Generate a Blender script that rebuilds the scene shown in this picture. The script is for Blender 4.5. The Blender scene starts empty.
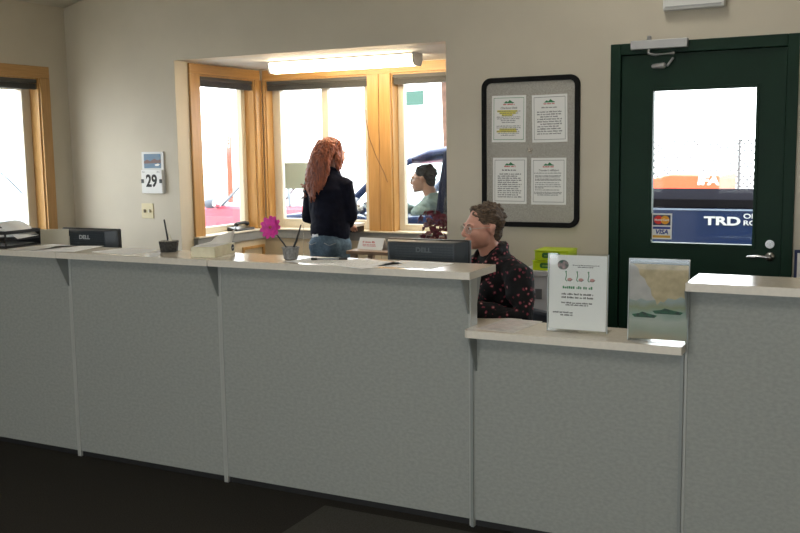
import bpy, bmesh, math, random
from mathutils import Vector, Matrix, Euler
random.seed(7)
C = bpy.context.scene.collection
sc = bpy.context.scene
PI = math.pi

# ------------------------------------------------------------------ materials
MATS = {}
def mat(name, col, rough=0.6, metal=0.0, noise=0.0, nscale=20.0, stretch=(1,1,1), bump=0.0, bscale=None,
        spec=0.5, coat=0.0, emis=None, estr=0.0, col2=None, sheen=0.0):
    if name in MATS: return MATS[name]
    m = bpy.data.materials.new(name); m.use_nodes = True
    nt = m.node_tree; b = nt.nodes['Principled BSDF']
    b.inputs['Base Color'].default_value = (*col, 1)
    b.inputs['Roughness'].default_value = rough
    b.inputs['Metallic'].default_value = metal
    b.inputs['Specular IOR Level'].default_value = spec
    b.inputs['Coat Weight'].default_value = coat
    b.inputs['Sheen Weight'].default_value = sheen
    if emis:
        b.inputs['Emission Color'].default_value = (*emis, 1); b.inputs['Emission Strength'].default_value = estr
    if noise or col2 or bump:
        tc = nt.nodes.new('ShaderNodeTexCoord'); mp = nt.nodes.new('ShaderNodeMapping')
        mp.inputs['Scale'].default_value = stretch
        nt.links.new(tc.outputs['Object'], mp.inputs['Vector'])
        nz = nt.nodes.new('ShaderNodeTexNoise'); nz.inputs['Scale'].default_value = nscale
        nz.inputs['Detail'].default_value = 5
        nt.links.new(mp.outputs['Vector'], nz.inputs['Vector'])
        if noise or col2:
            r = nt.nodes.new('ShaderNodeValToRGB')
            c2 = col2 or tuple(max(0, c*(1-noise)) for c in col)
            c1 = col if col2 else tuple(min(1, c*(1+noise)) for c in col)
            r.color_ramp.elements[0].position = .35; r.color_ramp.elements[1].position = .65
            r.color_ramp.elements[0].color = (*c2, 1); r.color_ramp.elements[1].color = (*c1, 1)
            nt.links.new(nz.outputs['Fac'], r.inputs['Fac']); nt.links.new(r.outputs['Color'], b.inputs['Base Color'])
        if bump:
            n2 = nz
            if bscale:
                n2 = nt.nodes.new('ShaderNodeTexNoise'); n2.inputs['Scale'].default_value = bscale
                nt.links.new(mp.outputs['Vector'], n2.inputs['Vector'])
            bp = nt.nodes.new('ShaderNodeBump'); bp.inputs['Strength'].default_value = bump; bp.inputs['Distance'].default_value = .01
            nt.links.new(n2.outputs['Fac'], bp.inputs['Height']); nt.links.new(bp.outputs['Normal'], b.inputs['Normal'])
    MATS[name] = m
    return m
def glass_mat(name, tint=(.97,.98,.98), refl=.25, base=.02):
    if name in MATS: return MATS[name]
    m = bpy.data.materials.new(name); m.use_nodes = True; nt = m.node_tree
    for n in list(nt.nodes): nt.nodes.remove(n)
    out = nt.nodes.new('ShaderNodeOutputMaterial'); mx = nt.nodes.new('ShaderNodeMixShader')
    tr = nt.nodes.new('ShaderNodeBsdfTransparent'); tr.inputs[0].default_value = (*tint,1)
    gl = nt.nodes.new('ShaderNodeBsdfGlossy'); gl.inputs['Roughness'].default_value = .02
    lw = nt.nodes.new('ShaderNodeLayerWeight'); lw.inputs['Blend'].default_value = .25
    mu = nt.nodes.new('ShaderNodeMath'); mu.operation = 'MULTIPLY'; mu.inputs[1].default_value = refl
    ad = nt.nodes.new('ShaderNodeMath'); ad.operation = 'ADD'; ad.inputs[1].default_value = base
    nt.links.new(lw.outputs['Facing'], mu.inputs[0]); nt.links.new(mu.outputs[0], ad.inputs[0])
    nt.links.new(ad.outputs[0], mx.inputs[0]); nt.links.new(tr.outputs[0], mx.inputs[1]); nt.links.new(gl.outputs[0], mx.inputs[2])
    nt.links.new(mx.outputs[0], out.inputs[0])
    MATS[name] = m; return m

M_wall = mat('wall_paint', (.60,.545,.44), .62, noise=.03, nscale=3, bump=.03, bscale=160)
M_wall2 = mat('bay_wall_paint', (.62,.57,.47), .6, noise=.03, nscale=3)
M_ceil = mat('ceiling_paint', (.60,.57,.49), .8, noise=.03, nscale=2)
M_bceil = mat('bay_ceiling_paint', (.62,.60,.56), .7)
M_wood = mat('fir_wood', (.53,.30,.105), .36, nscale=9, stretch=(6,6,.5), col2=(.45,.245,.080))
M_woodh = mat('fir_wood_across', (.53,.30,.105), .36, nscale=9, stretch=(.5,.5,8), col2=(.45,.245,.080))
M_vinyl = mat('cream_vinyl', (.66,.61,.50), .4)
M_glass = glass_mat('window_glass', base=.01)
M_cglass = glass_mat('car_glass', (.95,.975,.975), .05, .003)
M_acryl = glass_mat('clear_acrylic', (.97,.98,.98), .4)
M_blind = mat('dark_blind', (.06,.06,.055), .5)
M_panel = mat('grey_counter_panel', (.33,.345,.32), .7, nscale=55, col2=(.285,.30,.28), stretch=(1,1,1.6), bump=.05)
M_top = mat('laminate_worktop', (.70,.63,.52), .16, noise=.04, nscale=60, spec=.7)
M_edge = mat('laminate_edge', (.74,.69,.60), .35, noise=.03, nscale=60)
M_post = mat('painted_metal_trim', (.40,.41,.39), .4, metal=.1)
M_bracket = mat('grey_steel_bracket', (.28,.30,.29), .45, metal=.3)
M_black = mat('black_plastic', (.010,.011,.013), .42)
M_blackg = mat('monitor_plastic', (.026,.036,.046), .38)
M_kick = mat('black_kick_and_shadow', (.012,.012,.013), .6)
M_carpet = mat('dark_carpet', (.040,.037,.031), .95, nscale=180, col2=(.024,.022,.019), bump=.25, spec=.1)
M_mat = mat('dark_grey_mat', (.080,.077,.068), .95, nscale=240, col2=(.055,.052,.046), bump=.2, spec=.1)
M_door = mat('dark_green_paint', (.004,.026,.013), .5, noise=.08, nscale=6, spec=.2)
M_chrome = mat('brushed_steel', (.62,.62,.62), .25, metal=1)
M_alum = mat('aluminium_case', (.42,.42,.42), .45, metal=.4)
M_white = mat('white_paper', (.86,.86,.84), .7)
M_wpl = mat('white_plastic', (.70,.70,.68), .4)
M_ink = mat('black_ink', (.02,.02,.02), .7)
M_gink = mat('grey_ink', (.16,.16,.17), .7)
M_green = mat('green_ink', (.04,.22,.09), .7)
M_red = mat('red_ink', (.55,.05,.04), .7)
M_yel = mat('yellow_highlight', (.75,.68,.15), .7)
M_lime = mat('lime_plastic', (.62,.80,.015), .4)
M_corkg = mat('speckled_board', (.50,.48,.43), .75, nscale=260, col2=(.31,.295,.26))
M_beige = mat('beige_cabinet', (.55,.47,.34), .5, noise=.03, nscale=12)
M_grey = mat('grey_laminate', (.25,.255,.25), .4, noise=.04, nscale=40)
M_brown = mat('brown_wood_top', (.30,.20,.13), .35, nscale=8, stretch=(1,8,8), col2=(.22,.14,.09))
M_desk = mat('desk_laminate', (.42,.36,.27), .4)
M_cream = mat('cream_card', (.80,.76,.64), .6)
M_tissue = mat('tissue', (.82,.80,.76), .9)
M_tbox = mat('tissue_box_card', (.80,.75,.55), .45, nscale=30, col2=(.72,.66,.46))
M_pink = mat('pink_petals', (.72,.05,.38), .6, noise=.2, nscale=40)
M_cup = mat('grey_cup', (.22,.22,.22), .5, noise=.3, nscale=90)
M_leafr = mat('dark_red_leaf', (.10,.006,.02), .5, noise=.5, nscale=25)
M_pot = mat('terracotta', (.30,.12,.06), .7)
M_phone = mat('black_phone', (.012,.012,.012), .3)
M_skin = mat('skin', (.64,.33,.25), .5, noise=.08, nscale=14, spec=.35)
M_skin2 = mat('fair_skin', (.62,.34,.25), .5, noise=.06, nscale=14, spec=.35)
M_lip = mat('lips', (.38,.10,.09), .45)
M_eye = mat('eye_white', (.75,.73,.70), .25)
M_iris = mat('iris', (.06,.05,.04), .2)
M_hairs = mat('brown_grey_hair', (.15,.095,.055), .55, nscale=18, stretch=(3,3,9), col2=(.05,.032,.022), bump=.6, bscale=60)
M_hairr = mat('auburn_hair', (.30,.072,.022), .45, nscale=22, stretch=(4,4,.7), col2=(.11,.024,.010), bump=.7, bscale=30)
M_hairk = mat('dark_brown_hair', (.022,.013,.009), .7, nscale=40, col2=(.010,.007,.005), spec=.15)
M_navy = mat('navy_jacket', (.007,.008,.017), .85, noise=.2, nscale=18, bump=.4, bscale=14, spec=.12)
M_jean = mat('blue_denim', (.10,.16,.22), .85, nscale=60, col2=(.06,.10,.15), bump=.2)
M_stitch = mat('jean_stitch', (.30,.32,.32), .8)
M_sage = mat('sage_jacket', (.17,.20,.17), .8, noise=.15, nscale=20, bump=.3)
M_trous = mat('dark_trousers', (.02,.02,.025), .85)
M_shoe = mat('black_shoe', (.01,.01,.01), .5)
M_wire = mat('thin_metal', (.45,.42,.36), .3, metal=.9)
M_chair = mat('office_chair_fabric', (.05,.06,.08), .9)
M_conc = mat('pale_concrete', (.55,.54,.52), .9, noise=.06, nscale=2)
M_blue = mat('blue_car_paint', (.008,.022,.082), .32, coat=.15, spec=.3)
M_redcar = mat('red_car_paint', (.42,.045,.075), .35, coat=.4)
M_silver = mat('pale_blue_car_paint', (.30,.38,.45), .35, coat=.4)
M_tyre = mat('tyre_rubber', (.02,.02,.02), .8)
M_trimk = mat('black_car_trim', (.008,.009,.018), .7, spec=.08)
M_seat = mat('grey_car_seat', (.10,.10,.11), .8)
M_decal = mat('silver_decal', (.62,.66,.72), .4)
M_orange = mat('orange_paint', (.62,.075,.022), .5)
M_postr = mat('rust_red_post', (.28,.06,.03), .7)
M_fence = mat('galvanised_wire', (.10,.10,.10), .5, metal=.3)
M_lens = mat('lamp_lens', (.9,.88,.8), .4, emis=(1.0,.80,.52), estr=12.0)
M_teal = mat('teal_sign_paint', (.035,.10,.075), .6)
M_sheetg = mat('sage_paper', (.38,.44,.38), .7)
M_bark = mat('weathered_wood', (.11,.06,.04), .9, noise=.3, nscale=10)

# blouse: dark cloth with scattered small flowers (woven pattern belongs to the cloth)
def blouse_mat():
    m = bpy.data.materials.new('floral_blouse'); m.use_nodes = True; nt = m.node_tree; b = nt.nodes['Principled BSDF']
    tc = nt.nodes.new('ShaderNodeTexCoord')
    v = nt.nodes.new('ShaderNodeTexVoronoi'); v.inputs['Scale'].default_value = 36
    nz = nt.nodes.new('ShaderNodeTexNoise'); nz.inputs['Scale'].default_value = 90
    ad = nt.nodes.new('ShaderNodeMath'); ad.operation = 'MULTIPLY_ADD'; ad.inputs[1].default_value = .55
    r = nt.nodes.new('ShaderNodeValToRGB'); e = r.color_ramp.elements
    e[0].position = .30; e[0].color = (.50,.36,.32,1); e[1].position = .60; e[1].color = (.008,.008,.010,1)
    x = e.new(.42); x.color = (.34,.05,.08,1)
    x = e.new(.52); x.color = (.14,.03,.045,1)
    nt.links.new(tc.outputs['Object'], v.inputs['Vector']); nt.links.new(tc.outputs['Object'], nz.inputs['Vector'])
    nt.links.new(nz.outputs['Fac'], ad.inputs[0]); nt.links.new(v.outputs['Distance'], ad.inputs[2])
    nt.links.new(ad.outputs[0], r.inputs['Fac']); nt.links.new(r.outputs['Color'], b.inputs['Base Color'])
    b.inputs['Roughness'].default_value = .75; b.inputs['Specular IOR Level'].default_value = .25
    return m
M_blouse = blouse_mat()
# watercolour print behind acrylic: pale rock, misty water, green boats
def art_mat():
    m = bpy.data.materials.new('seascape_print'); m.use_nodes = True; nt = m.node_tree; b = nt.nodes['Principled BSDF']
    tc = nt.nodes.new('ShaderNodeTexCoord'); nz = nt.nodes.new('ShaderNodeTexNoise'); nz.inputs['Scale'].default_value = 14
    nz.inputs['Detail'].default_value = 6
    sp = nt.nodes.new('ShaderNodeSeparateXYZ'); nt.links.new(tc.outputs['Object'], sp.inputs[0]); nt.links.new(tc.outputs['Object'], nz.inputs['Vector'])
    ma = nt.nodes.new('ShaderNodeMath'); ma.operation = 'MULTIPLY_ADD'; ma.inputs[1].default_value = 3.6; ma.inputs[2].default_value = -.12
    nt.links.new(sp.outputs['Z'], ma.inputs[0])
    m2 = nt.nodes.new('ShaderNodeMath'); m2.operation = 'MULTIPLY_ADD'; m2.inputs[1].default_value = .22
    nt.links.new(nz.outputs['Fac'], m2.inputs[0]); nt.links.new(ma.outputs[0], m2.inputs[2])
    r = nt.nodes.new('ShaderNodeValToRGB'); e = r.color_ramp.elements
    e[0].position = .0; e[0].color = (.36,.30,.20,1); e[1].position = 1; e[1].color = (.52,.47,.34,1)
    for p, c in ((.14,(.30,.34,.27)),(.27,(.40,.43,.38)),(.36,(.24,.33,.27)),(.45,(.24,.27,.16)),(.55,(.28,.34,.33)),(.66,(.40,.41,.34)),(.78,(.50,.44,.31))):
        x = e.new(p); x.color = (*c,1)
    nt.links.new(m2.outputs[0], r.inputs['Fac']); nt.links.new(r.outputs['Color'], b.inputs['Base Color'])
    b.inputs['Roughness'].default_value = .5
    return m
M_art = art_mat()

# ------------------------------------------------------------------ helpers
def finish(o, label=None, cat=None, group=None, kind=None):
    if label: o['label'] = label
    if cat: o['category'] = cat
    if group: o['group'] = group
    if kind: o['kind'] = kind
    return o
def link(name, me, m, parent=None, smooth=False):
    o = bpy.data.objects.new(name, me); C.objects.link(o)
    if m is not None: me.materials.append(m)
    if parent is not None: o.parent = parent
    if smooth:
        for p in me.polygons: p.use_smooth = True
    return o
def root(name, loc, rotz=0, label=None, cat=None, group=None):
    o = bpy.data.objects.new(name, None); C.objects.link(o); o.location = loc; o.rotation_euler = (0,0,rotz)
    o.empty_display_size = .1
    return finish(o, label, cat, group)
class MB:
    def __init__(s): s.bm = bmesh.new()
    def box(s, x0, x1, y0, y1, z0, z1, mtx=None):
        v = [s.bm.verts.new(p) for p in ((x0,y0,z0),(x1,y0,z0),(x1,y1,z0),(x0,y1,z0),(x0,y0,z1),(x1,y0,z1),(x1,y1,z1),(x0,y1,z1))]
        for f in ((3,2,1,0),(4,5,6,7),(0,1,5,4),(1,2,6,5),(2,3,7,6),(3,0,4,7)): s.bm.faces.new([v[i] for i in f])
        if mtx is not None:
            for q in v: q.co = mtx @ q.co
        return s
    def prism(s, pts, a0, a1, axis='y', mtx=None):
        # pts: 2D outline; axis y -> (x,z) ; x -> (y,z) ; z -> (x,y)
        def P(p, a):
            return {'y':(p[0],a,p[1]), 'x':(a,p[0],p[1]), 'z':(p[0],p[1],a)}[axis]
        A = [s.bm.verts.new(P(p,a0)) for p in pts]; B = [s.bm.verts.new(P(p,a1)) for p in pts]
        n = len(pts)
        fs = [s.bm.faces.new(A), s.bm.faces.new(B[::-1])]
        for i in range(n): fs.append(s.bm.faces.new([A[i],B[i],B[(i+1)%n],A[(i+1)%n]]))
        if mtx is not None:
            for q in A+B: q.co = mtx @ q.co
        bmesh.ops.recalc_face_normals(s.bm, faces=fs)
        return s
    def tube(s, pts, rad, n=12, up=None, cap=True):
        """loft of ellipses along a polyline; rad entries r or (ra, rb); ends rounded"""
        pts = [Vector(p) for p in pts]
        R = [(r, r) if not isinstance(r, (tuple, list)) else r for r in (rad if isinstance(rad, (list,)) else [rad]*len(pts))]
        T = []
        for i in range(len(pts)):
            a = pts[max(0,i-1)]; b = pts[min(len(pts)-1,i+1)]; T.append((b-a).normalized())
        ref = Vector(up) if up else (Vector((1,0,0)) if abs(T[0].x) < .8 else Vector((0,1,0)))
        rings = []; P2 = []; R2 = []; T2 = []
        if cap:
            for k in (3,2,1):
                t = k*PI/8
                e = min(R[0]); P2.append(pts[0]-T[0]*e*math.sin(t)*.8); R2.append((R[0][0]*math.cos(t), R[0][1]*math.cos(t))); T2.append(T[0])
        P2 += pts; R2 += R; T2 += T
        if cap:
            for k in (1,2,3):
                t = k*PI/8
                e = min(R[-1]); P2.append(pts[-1]+T[-1]*e*math.sin(t)*.8); R2.append((R[-1][0]*math.cos(t), R[-1][1]*math.cos(t))); T2.append(T[-1])
        for p, r, t in zip(P2, R2, T2):
            u = (ref - t*ref.dot(t))
            if u.length < 1e-4: u = t.orthogonal()
            u.normalize(); w = t.cross(u)
            rings.append([s.bm.verts.new(p + u*r[0]*math.cos(2*PI*i/n) + w*r[1]*math.sin(2*PI*i/n)) for i in range(n)])
        fs = []
        for a, b in zip(rings, rings[1:]):
            for i in range(n): fs.append(s.bm.faces.new([a[i],a[(i+1)%n],b[(i+1)%n],b[i]]))
        fs.append(s.bm.faces.new(rings[0][::-1])); fs.append(s.bm.faces.new(rings[-1]))
        bmesh.ops.recalc_face_normals(s.bm, faces=fs)
        return s
    def ell(s, c, r, rot=None, sub=3):
        m = Matrix.Translation(c) @ (Euler(rot).to_matrix().to_4x4() if rot else Matrix()) @ Matrix.Diagonal((*r,1))
        bmesh.ops.create_icosphere(s.bm, subdivisions=sub, radius=1, matrix=m)
        return s
    def cyl(s, c, r, h, axis='z', n=24, r2=None):
        ax = {'z':Matrix(), 'y':Matrix.Rotation(PI/2,4,'X'), 'x':Matrix.Rotation(PI/2,4,'Y')}[axis]
        bmesh.ops.create_cone(s.bm, cap_ends=True, segments=n, radius1=r, radius2=r if r2 is None else r2, depth=h, matrix=Matrix.Translation(c) @ ax)
        return s
    def build(s, name, m, parent=None, bevel=0, smooth=False, mtx=None):
        if mtx is not None: s.bm.transform(mtx)
        me = bpy.data.meshes.new(name); s.bm.to_mesh(me); s.bm.free()
        o = link(name, me, m, parent, smooth)
        if bevel:
            b = o.modifiers.new('b', 'BEVEL'); b.width = bevel; b.segments = 2; b.limit_method = 'ANGLE'
        return o
    def melt(s, name, m, parent=None, voxel=.005, it=4, mtx=None, disp=0, dscale=.05):
        """fuse every overlapping volume into one continuous skin"""
        if mtx is not None: s.bm.transform(mtx)
        me = bpy.data.meshes.new(name); s.bm.to_mesh(me); s.bm.free()
        t = bpy.data.objects.new('tmp', me); C.objects.link(t)
        r = t.modifiers.new('r', 'REMESH'); r.mode = 'VOXEL'; r.voxel_size = voxel
        sm = t.modifiers.new('s', 'SMOOTH'); sm.iterations = it; sm.factor = .5
        if disp:
            tx = bpy.data.textures.new(name, 'CLOUDS'); tx.noise_scale = dscale
            d = t.modifiers.new('d', 'DISPLACE'); d.texture = tx; d.strength = disp; d.mid_level = .5
        dg = bpy.context.evaluated_depsgraph_get(); dg.update()
        me2 = bpy.data.meshes.new_from_object(t.evaluated_get(dg))
        bpy.data.objects.remove(t); me2.name = name
        me2.materials.clear()
        return link(name, me2, m, parent, True)
def box(name, m, x0,x1,y0,y1,z0,z1, parent=None, bevel=0):
    return MB().box(x0,x1,y0,y1,z0,z1).build(name, m, parent, bevel)
def text(name, s, size, loc, m, parent=None, rot=(PI/2,0,0), sx=1, shear=0, extr=.0006, align='CENTER', bold=0):
    cu = bpy.data.curves.new(name, 'FONT'); cu.body = s; cu.size = size; cu.extrude = extr; cu.align_x = align; cu.align_y = 'CENTER'
    cu.shear = shear; cu.offset = bold
    t = bpy.data.objects.new('tmp', cu); C.objects.link(t)
    dg = bpy.context.evaluated_depsgraph_get(); dg.update()
    me = bpy.data.meshes.new_from_object(t.evaluated_get(dg)); bpy.data.objects.remove(t)
    me.transform(Matrix.Translation(loc) @ Euler(rot).to_matrix().to_4x4() @ Matrix.Diagonal((sx,1,1,1)))
    me.materials.clear()
    return link(name, me, m, parent)
def copy_tree(o, parent=None):
    c = o.copy(); C.objects.link(c)
    if parent is not None: c.parent = parent
    for ch in list(o.children): copy_tree(ch, c)
    return c
def struct(o): o['kind'] = 'structure'; return o

# ------------------------------------------------------------------ setting
GZ = -.15       # outside ground
LW, RW, BW, FW = -5.75, 2.6, 5.59, -3.2
def cz(x): return 2.687 + .2*(x+5.724)
struct(box('floor', M_carpet, LW-.14, RW+.14, FW-.14, 6.80, -.1, 0))
b = MB()
b.box(LW-.14, -4.68, BW, BW+.14, -.1, 4.7)
b.box(-4.68, -2.50, BW, BW+.14, 2.224, 4.7)
b.box(-2.50, -1.445, BW, BW+.14, -.1, 4.7)
b.box(-1.445, -.43, BW, BW+.14, 2.136, 4.7)
b.box(-.43, RW+.14, BW, BW+.14, -.1, 4.7)
struct(b.build('wall_back', M_wall))
WY0, WY1, WZ0, WZ1 = 4.0, 5.30, .80, 2.13
b = MB()
b.box(LW-.14, LW, FW, WY0, 0, 3.2); b.box(LW-.14, LW, WY1, BW, 0, 3.2)
b.box(LW-.14, LW, WY0, WY1, 0, WZ0); b.box(LW-.14, LW, WY0, WY1, WZ1, 3.2)
struct(b.build('wall_left', M_wall))
struct(box('wall_right', M_wall, RW, RW+.14, FW, BW, 0, 4.7))
RWN = [(-4.6,-2.9), (-2.2,-.5), (.2,1.9)]  # unseen windows behind the camera, added to let fill daylight in
b = MB()
xs = [LW-.14] + [v for w in RWN for v in w] + [RW+.14]
for i in range(0, len(xs), 2): b.box(xs[i], xs[i+1], FW-.14, FW, 0, 4.7)
for a, c in RWN: b.box(a, c, FW-.14, FW, 0, .8); b.box(a, c, FW-.14, FW, 2.3, 4.7)
struct(b.build('wall_front', M_wall))
b = MB()
b.prism([(LW-.14, cz(LW-.14)), (RW+.14, cz(RW+.14)), (RW+.14, cz(RW+.14)+.12), (LW-.14, cz(LW-.14)+.12)], FW-.14, BW+.14)
struct(b.build('ceiling', M_ceil))
# bay
BX0, BX1, BY = -4.68, -2.50, 6.66
struct(box('ceiling_bay', M_bceil, BX0-.14, BX1+.14, BW+.14, BY+.14, 2.224, 2.34))
LWZ0 = .90
b = MB()    # bay left wall with its window hole  y 5.857..6.578
b.box(BX0-.14, BX0, BW+.14, 5.857, 0, 2.224); b.box(BX0-.14, BX0, 6.578, BY+.14, 0, 2.224)
b.box(BX0-.14, BX0, 5.857, 6.578, 0, LWZ0); b.box(BX0-.14, BX0, 5.857, 6.578, 2.14, 2.224)
struct(b.build('wall_bay_left', M_wall2))
b = MB()
b.box(BX1, BX1+.14, BW+.14, BY+.14, 0, 2.224)
struct(b.build('wall_bay_right', M_wall2))
b = MB()
b.box(BX0, -4.630, BY, BY+.14, 0, 2.224); b.box(-3.648, -3.446, BY, BY+.14, 0, 2.224); b.box(-2.57, BX1, BY, BY+.14, 0, 2.224)
b.box(-4.630, -3.648, BY, BY+.14, 0, LWZ0); b.box(-4.630, -3.648, BY, BY+.14, 2.14, 2.224)
b.box(-3.446, -2.57, BY, BY+.14, 0, LWZ0); b.box(-3.446, -2.57, BY, BY+.14, 2.14, 2.224)
struct(b.build('wall_bay_front', M_wall2))

# generic window in a local frame: x along wall, y = 0 at room face going outwards, z up
def window(n, W, z0, z1, mtx, casing=(.09,.09,.10,.0), mull=None, jamb=.12, blind=True, f=.045):
    r = root('window_%d' % n, (0,0,0)); r.matrix_world = mtx; r['kind'] = 'structure'
    cl, cr, ct, cb = casing
    b = MB()
    if cl: b.box(-cl, 0, -.018, 0, z0-cb, z1)
    if cr: b.box(W, W+cr, -.018, 0, z0-cb, z1)
    if cl or cr: b.build('casing', M_wood, r, .003)
    if ct: MB().box(-cl, W+cr, -.018, 0, z1, z1+ct).build('head_casing', M_woodh, r, .003)
    b = MB(); t = .012
    b.box(0, t, 0, jamb, z0, z1); b.box(W-t, W, 0, jamb, z0, z1); b.box(t, W-t, 0, jamb, z1-t, z1)
    b.build('jamb', M_wood, r)
    MB().box(t, W-t, 0, jamb-.03, z0, z0+.010).build('sill', M_vinyl, r)
    b = MB(); y0, y1 = jamb-.03, jamb+.02
    b.box(t, t+f, y0, y1, z0, z1-t); b.box(W-t-f, W-t, y0, y1, z0, z1-t)
    b.box(t+f, W-t-f, y0, y1, z0, z0+f+.01); b.box(t+f, W-t-f, y0, y1, z1-t-f, z1-t)
    if mull: b.box(mull[0], mull[1], y0, y1, z0+f+.01, z1-t-f)
    b.build('window_frame', M_vinyl, r, .003)
    MB().box(t+f, W-t-f, jamb+.0, jamb+.004, z0+f+.01, z1-t-f).build('glass', M_glass, r)
    if blind:
        b = MB(); b.box(t+.002, W-t-.002, .008, .045, z1-.040, z1-t)
        b.build('blind_headrail', M_blind, r)
        b = MB(); zz = z1-.044
        for i in range(10): b.box(t+.004, W-t-.004, .010, .040, zz-.0045*i-.0028, zz-.0045*i)
        b.build('blind_slats', M_blind, r)
    return r
# window 1: left wall; local x -> +Y world, outwards -> -X
window(1, WY1-WY0, WZ0, WZ1, Matrix(((0,-1,0,LW),(1,0,0,WY0),(0,0,1,0),(0,0,0,1))), casing=(.09,.09,.085,.0), f=.08)
window(2, .721, LWZ0, 2.14, Matrix(((0,-1,0,BX0),(1,0,0,5.857),(0,0,1,0),(0,0,0,1))), casing=(.118,.062,.076,0), f=.05)
window(3, .982, LWZ0, 2.14, Matrix(((1,0,0,-4.630),(0,1,0,BY),(0,0,1,0),(0,0,0,1))), casing=(.012,0,.076,0), mull=(.492,.552), f=.075)
window(4, .876, LWZ0, 2.14, Matrix(((1,0,0,-3.446),(0,1,0,BY),(0,0,1,0),(0,0,0,1))), casing=(0,.05,.076,0), f=.05)
# window 3/4 share two posts of fir between them
b = MB(); b.box(-3.648, -3.550, BY-.022, BY, .9105, 2.14); b.box(-3.544, -3.446, BY-.022, BY, .9105, 2.14)
struct(b.build('trim_1', M_wood, None, .003))
struct(box('trim_2', M_woodh, -3.648, -3.446, BY-.018, BY, 2.14, 2.216))
b = MB(); b.box(BX0, BX0+.020, BY-.040, BY-.019, .9105, 2.138); b.box(BX0+.021, BX0+.032, BY-.032, BY-.019, .9105, 2.138)
struct(b.build('trim_3', M_wood, None, .003))
for i, (a, c) in enumerate(RWN):
    window(5+i, c-a, .8, 2.3, Matrix(((-1,0,0,c),(0,-1,0,FW),(0,0,1,0),(0,0,0,1))), casing=(.09,.09,.1,.0), mull=((c-a)/2-.03,(c-a)/2+.03), blind=False)

# door
d = root('door_1', (0,0,0)); d['kind'] = 'structure'
b = MB(); b.box(-1.445, -1.386, BW-.02, BW+.14, 0, 2.136); b.box(-.489, -.430, BW-.02, BW+.14, 0, 2.136); b.box(-1.386, -.489, BW-.02, BW+.14, 2.072, 2.136)
b.box(-1.386, -1.368, BW+.055, BW+.14, 0, 2.072); b.box(-.507, -.489, BW+.055, BW+.14, 0, 2.072); b.box(-1.368, -.507, BW+.055, BW+.14, 2.054, 2.072)
b.build('door_frame', M_door, d, .003)
b = MB(); gx0, gx1, gz0, gz1 = -1.200, -.643, .992, 1.862
y0, y1 = BW+.005, BW+.05
b.box(-1.383, gx0, y0, y1, .01, 2.069); b.box(gx1, -.492, y0, y1, .01, 2.069); b.box(gx0, gx1, y0, y1, .01, gz0); b.box(gx0, gx1, y0, y1, gz1, 2.069)
leaf = b.build('door_leaf', M_door, d)
b = MB(); w = .018
b.box(gx0-w, gx0, y0-.008, y0, gz0-w, gz1+w); b.box(gx1, gx1+w, y0-.008, y0, gz0-w, gz1+w); b.box(gx0, gx1, y0-.008, y0, gz0-w, gz0); b.box(gx0, gx1, y0-.008, y0, gz1, gz1+w)
b.build('glazing_bead', M_door, leaf, .002)
box('door_glass', M_glass, gx0, gx1, BW+.025, BW+.031, gz0, gz1, d)
b = MB().cyl((-.545, y0-.006, .932), .026, .012, 'y'); b.tube([(-.545,y0-.01,.932),(-.545,y0-.05,.932)], .010)
b.tube([(-.545,y0-.05,.932),(-.60,y0-.055,.936),(-.66,y0-.05,.930)], [.010,.010,.008])
finish(b.build('door_handle', M_chrome, d, 0, True), 'steel lever handle')
b = MB().cyl((-.548, y0-.008, 1.002), .024, .016, 'y'); b.box(-.551,-.545,y0-.024,y0-.014,.99,1.014)
finish(b.build('deadbolt', M_chrome, d), 'round steel deadbolt')
b = MB(); b.box(-1.322, -1.005, BW-.06, BW-.02, 2.095, 2.145)
cl = b.build('door_closer', M_alum, d, .004)
b = MB(); b.tube([(-1.22,BW-.045,2.098),(-1.22,BW-.045,2.07),(-1.17,BW-.10,2.055),(-1.08,BW-.05,2.066)], .007, 8)
b.tube([(-1.20,BW-.02,2.00),(-1.14,BW-.03,2.00)], [.012,.018], 8); b.tube([(-1.12,BW-.02,2.0),(-1.09,BW-.02,2.04)], .007, 8)
b.cyl((-1.22,BW-.04,2.156), .012, .025)
b.build('closer_arm', M_alum, cl, 0, True)

# sticker with card marks on the inside of the glass
s = root('payment_sticker', (-1.144, BW+.0245, 1.085), 0, 'small square card-payment sticker at lower left of the door glass', 'sticker')
box('sticker_sheet', M_white, -.058,.058,-.001,0,-.075,.075, s)
box('upper_field', mat('sticker_navy',(.03,.04,.10),.6), -.050,.050,-.0016,-.001,.006,.066, s)
MB().cyl((-.019,-.0020,.037),.025,.0008,'y').build('red_disc', mat('sticker_red',(.75,.03,.02),.6), s)
MB().cyl((.019,-.0024,.037),.025,.0008,'y').build('yellow_disc', mat('sticker_orange',(.85,.38,.02),.6), s)
text('upper_word', 'MasterCard', .017, (0,-.0032,.037), M_white, s, bold=.0004, extr=.0002)
box('blue_bar', mat('sticker_blue',(.03,.06,.30),.6), -.050,.050,-.0016,-.001,-.016,-.003, s)
text('lower_word', 'VISA', .036, (0,-.0022,-.034), mat('sticker_blue',(.03,.06,.30),.6), s, shear=.2, bold=.0012, extr=.0002, sx=1.05)
box('gold_bar', mat('sticker_gold',(.75,.42,.05),.6), -.050,.050,-.0016,-.001,-.067,-.053, s)

# small pale box high on the wall
s = root('wall_fixture', (-.98, BW, 2.30), 0, 'pale grey box high on the wall above the dark green door', 'wall fixture')
MB().box(-.165,.165,-.06,0,.0,.16).build('housing', M_wpl, s, .006)
MB().box(-.15,.15,-.068,-.06,.015,.02).build('seam', M_alum, s)

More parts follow.
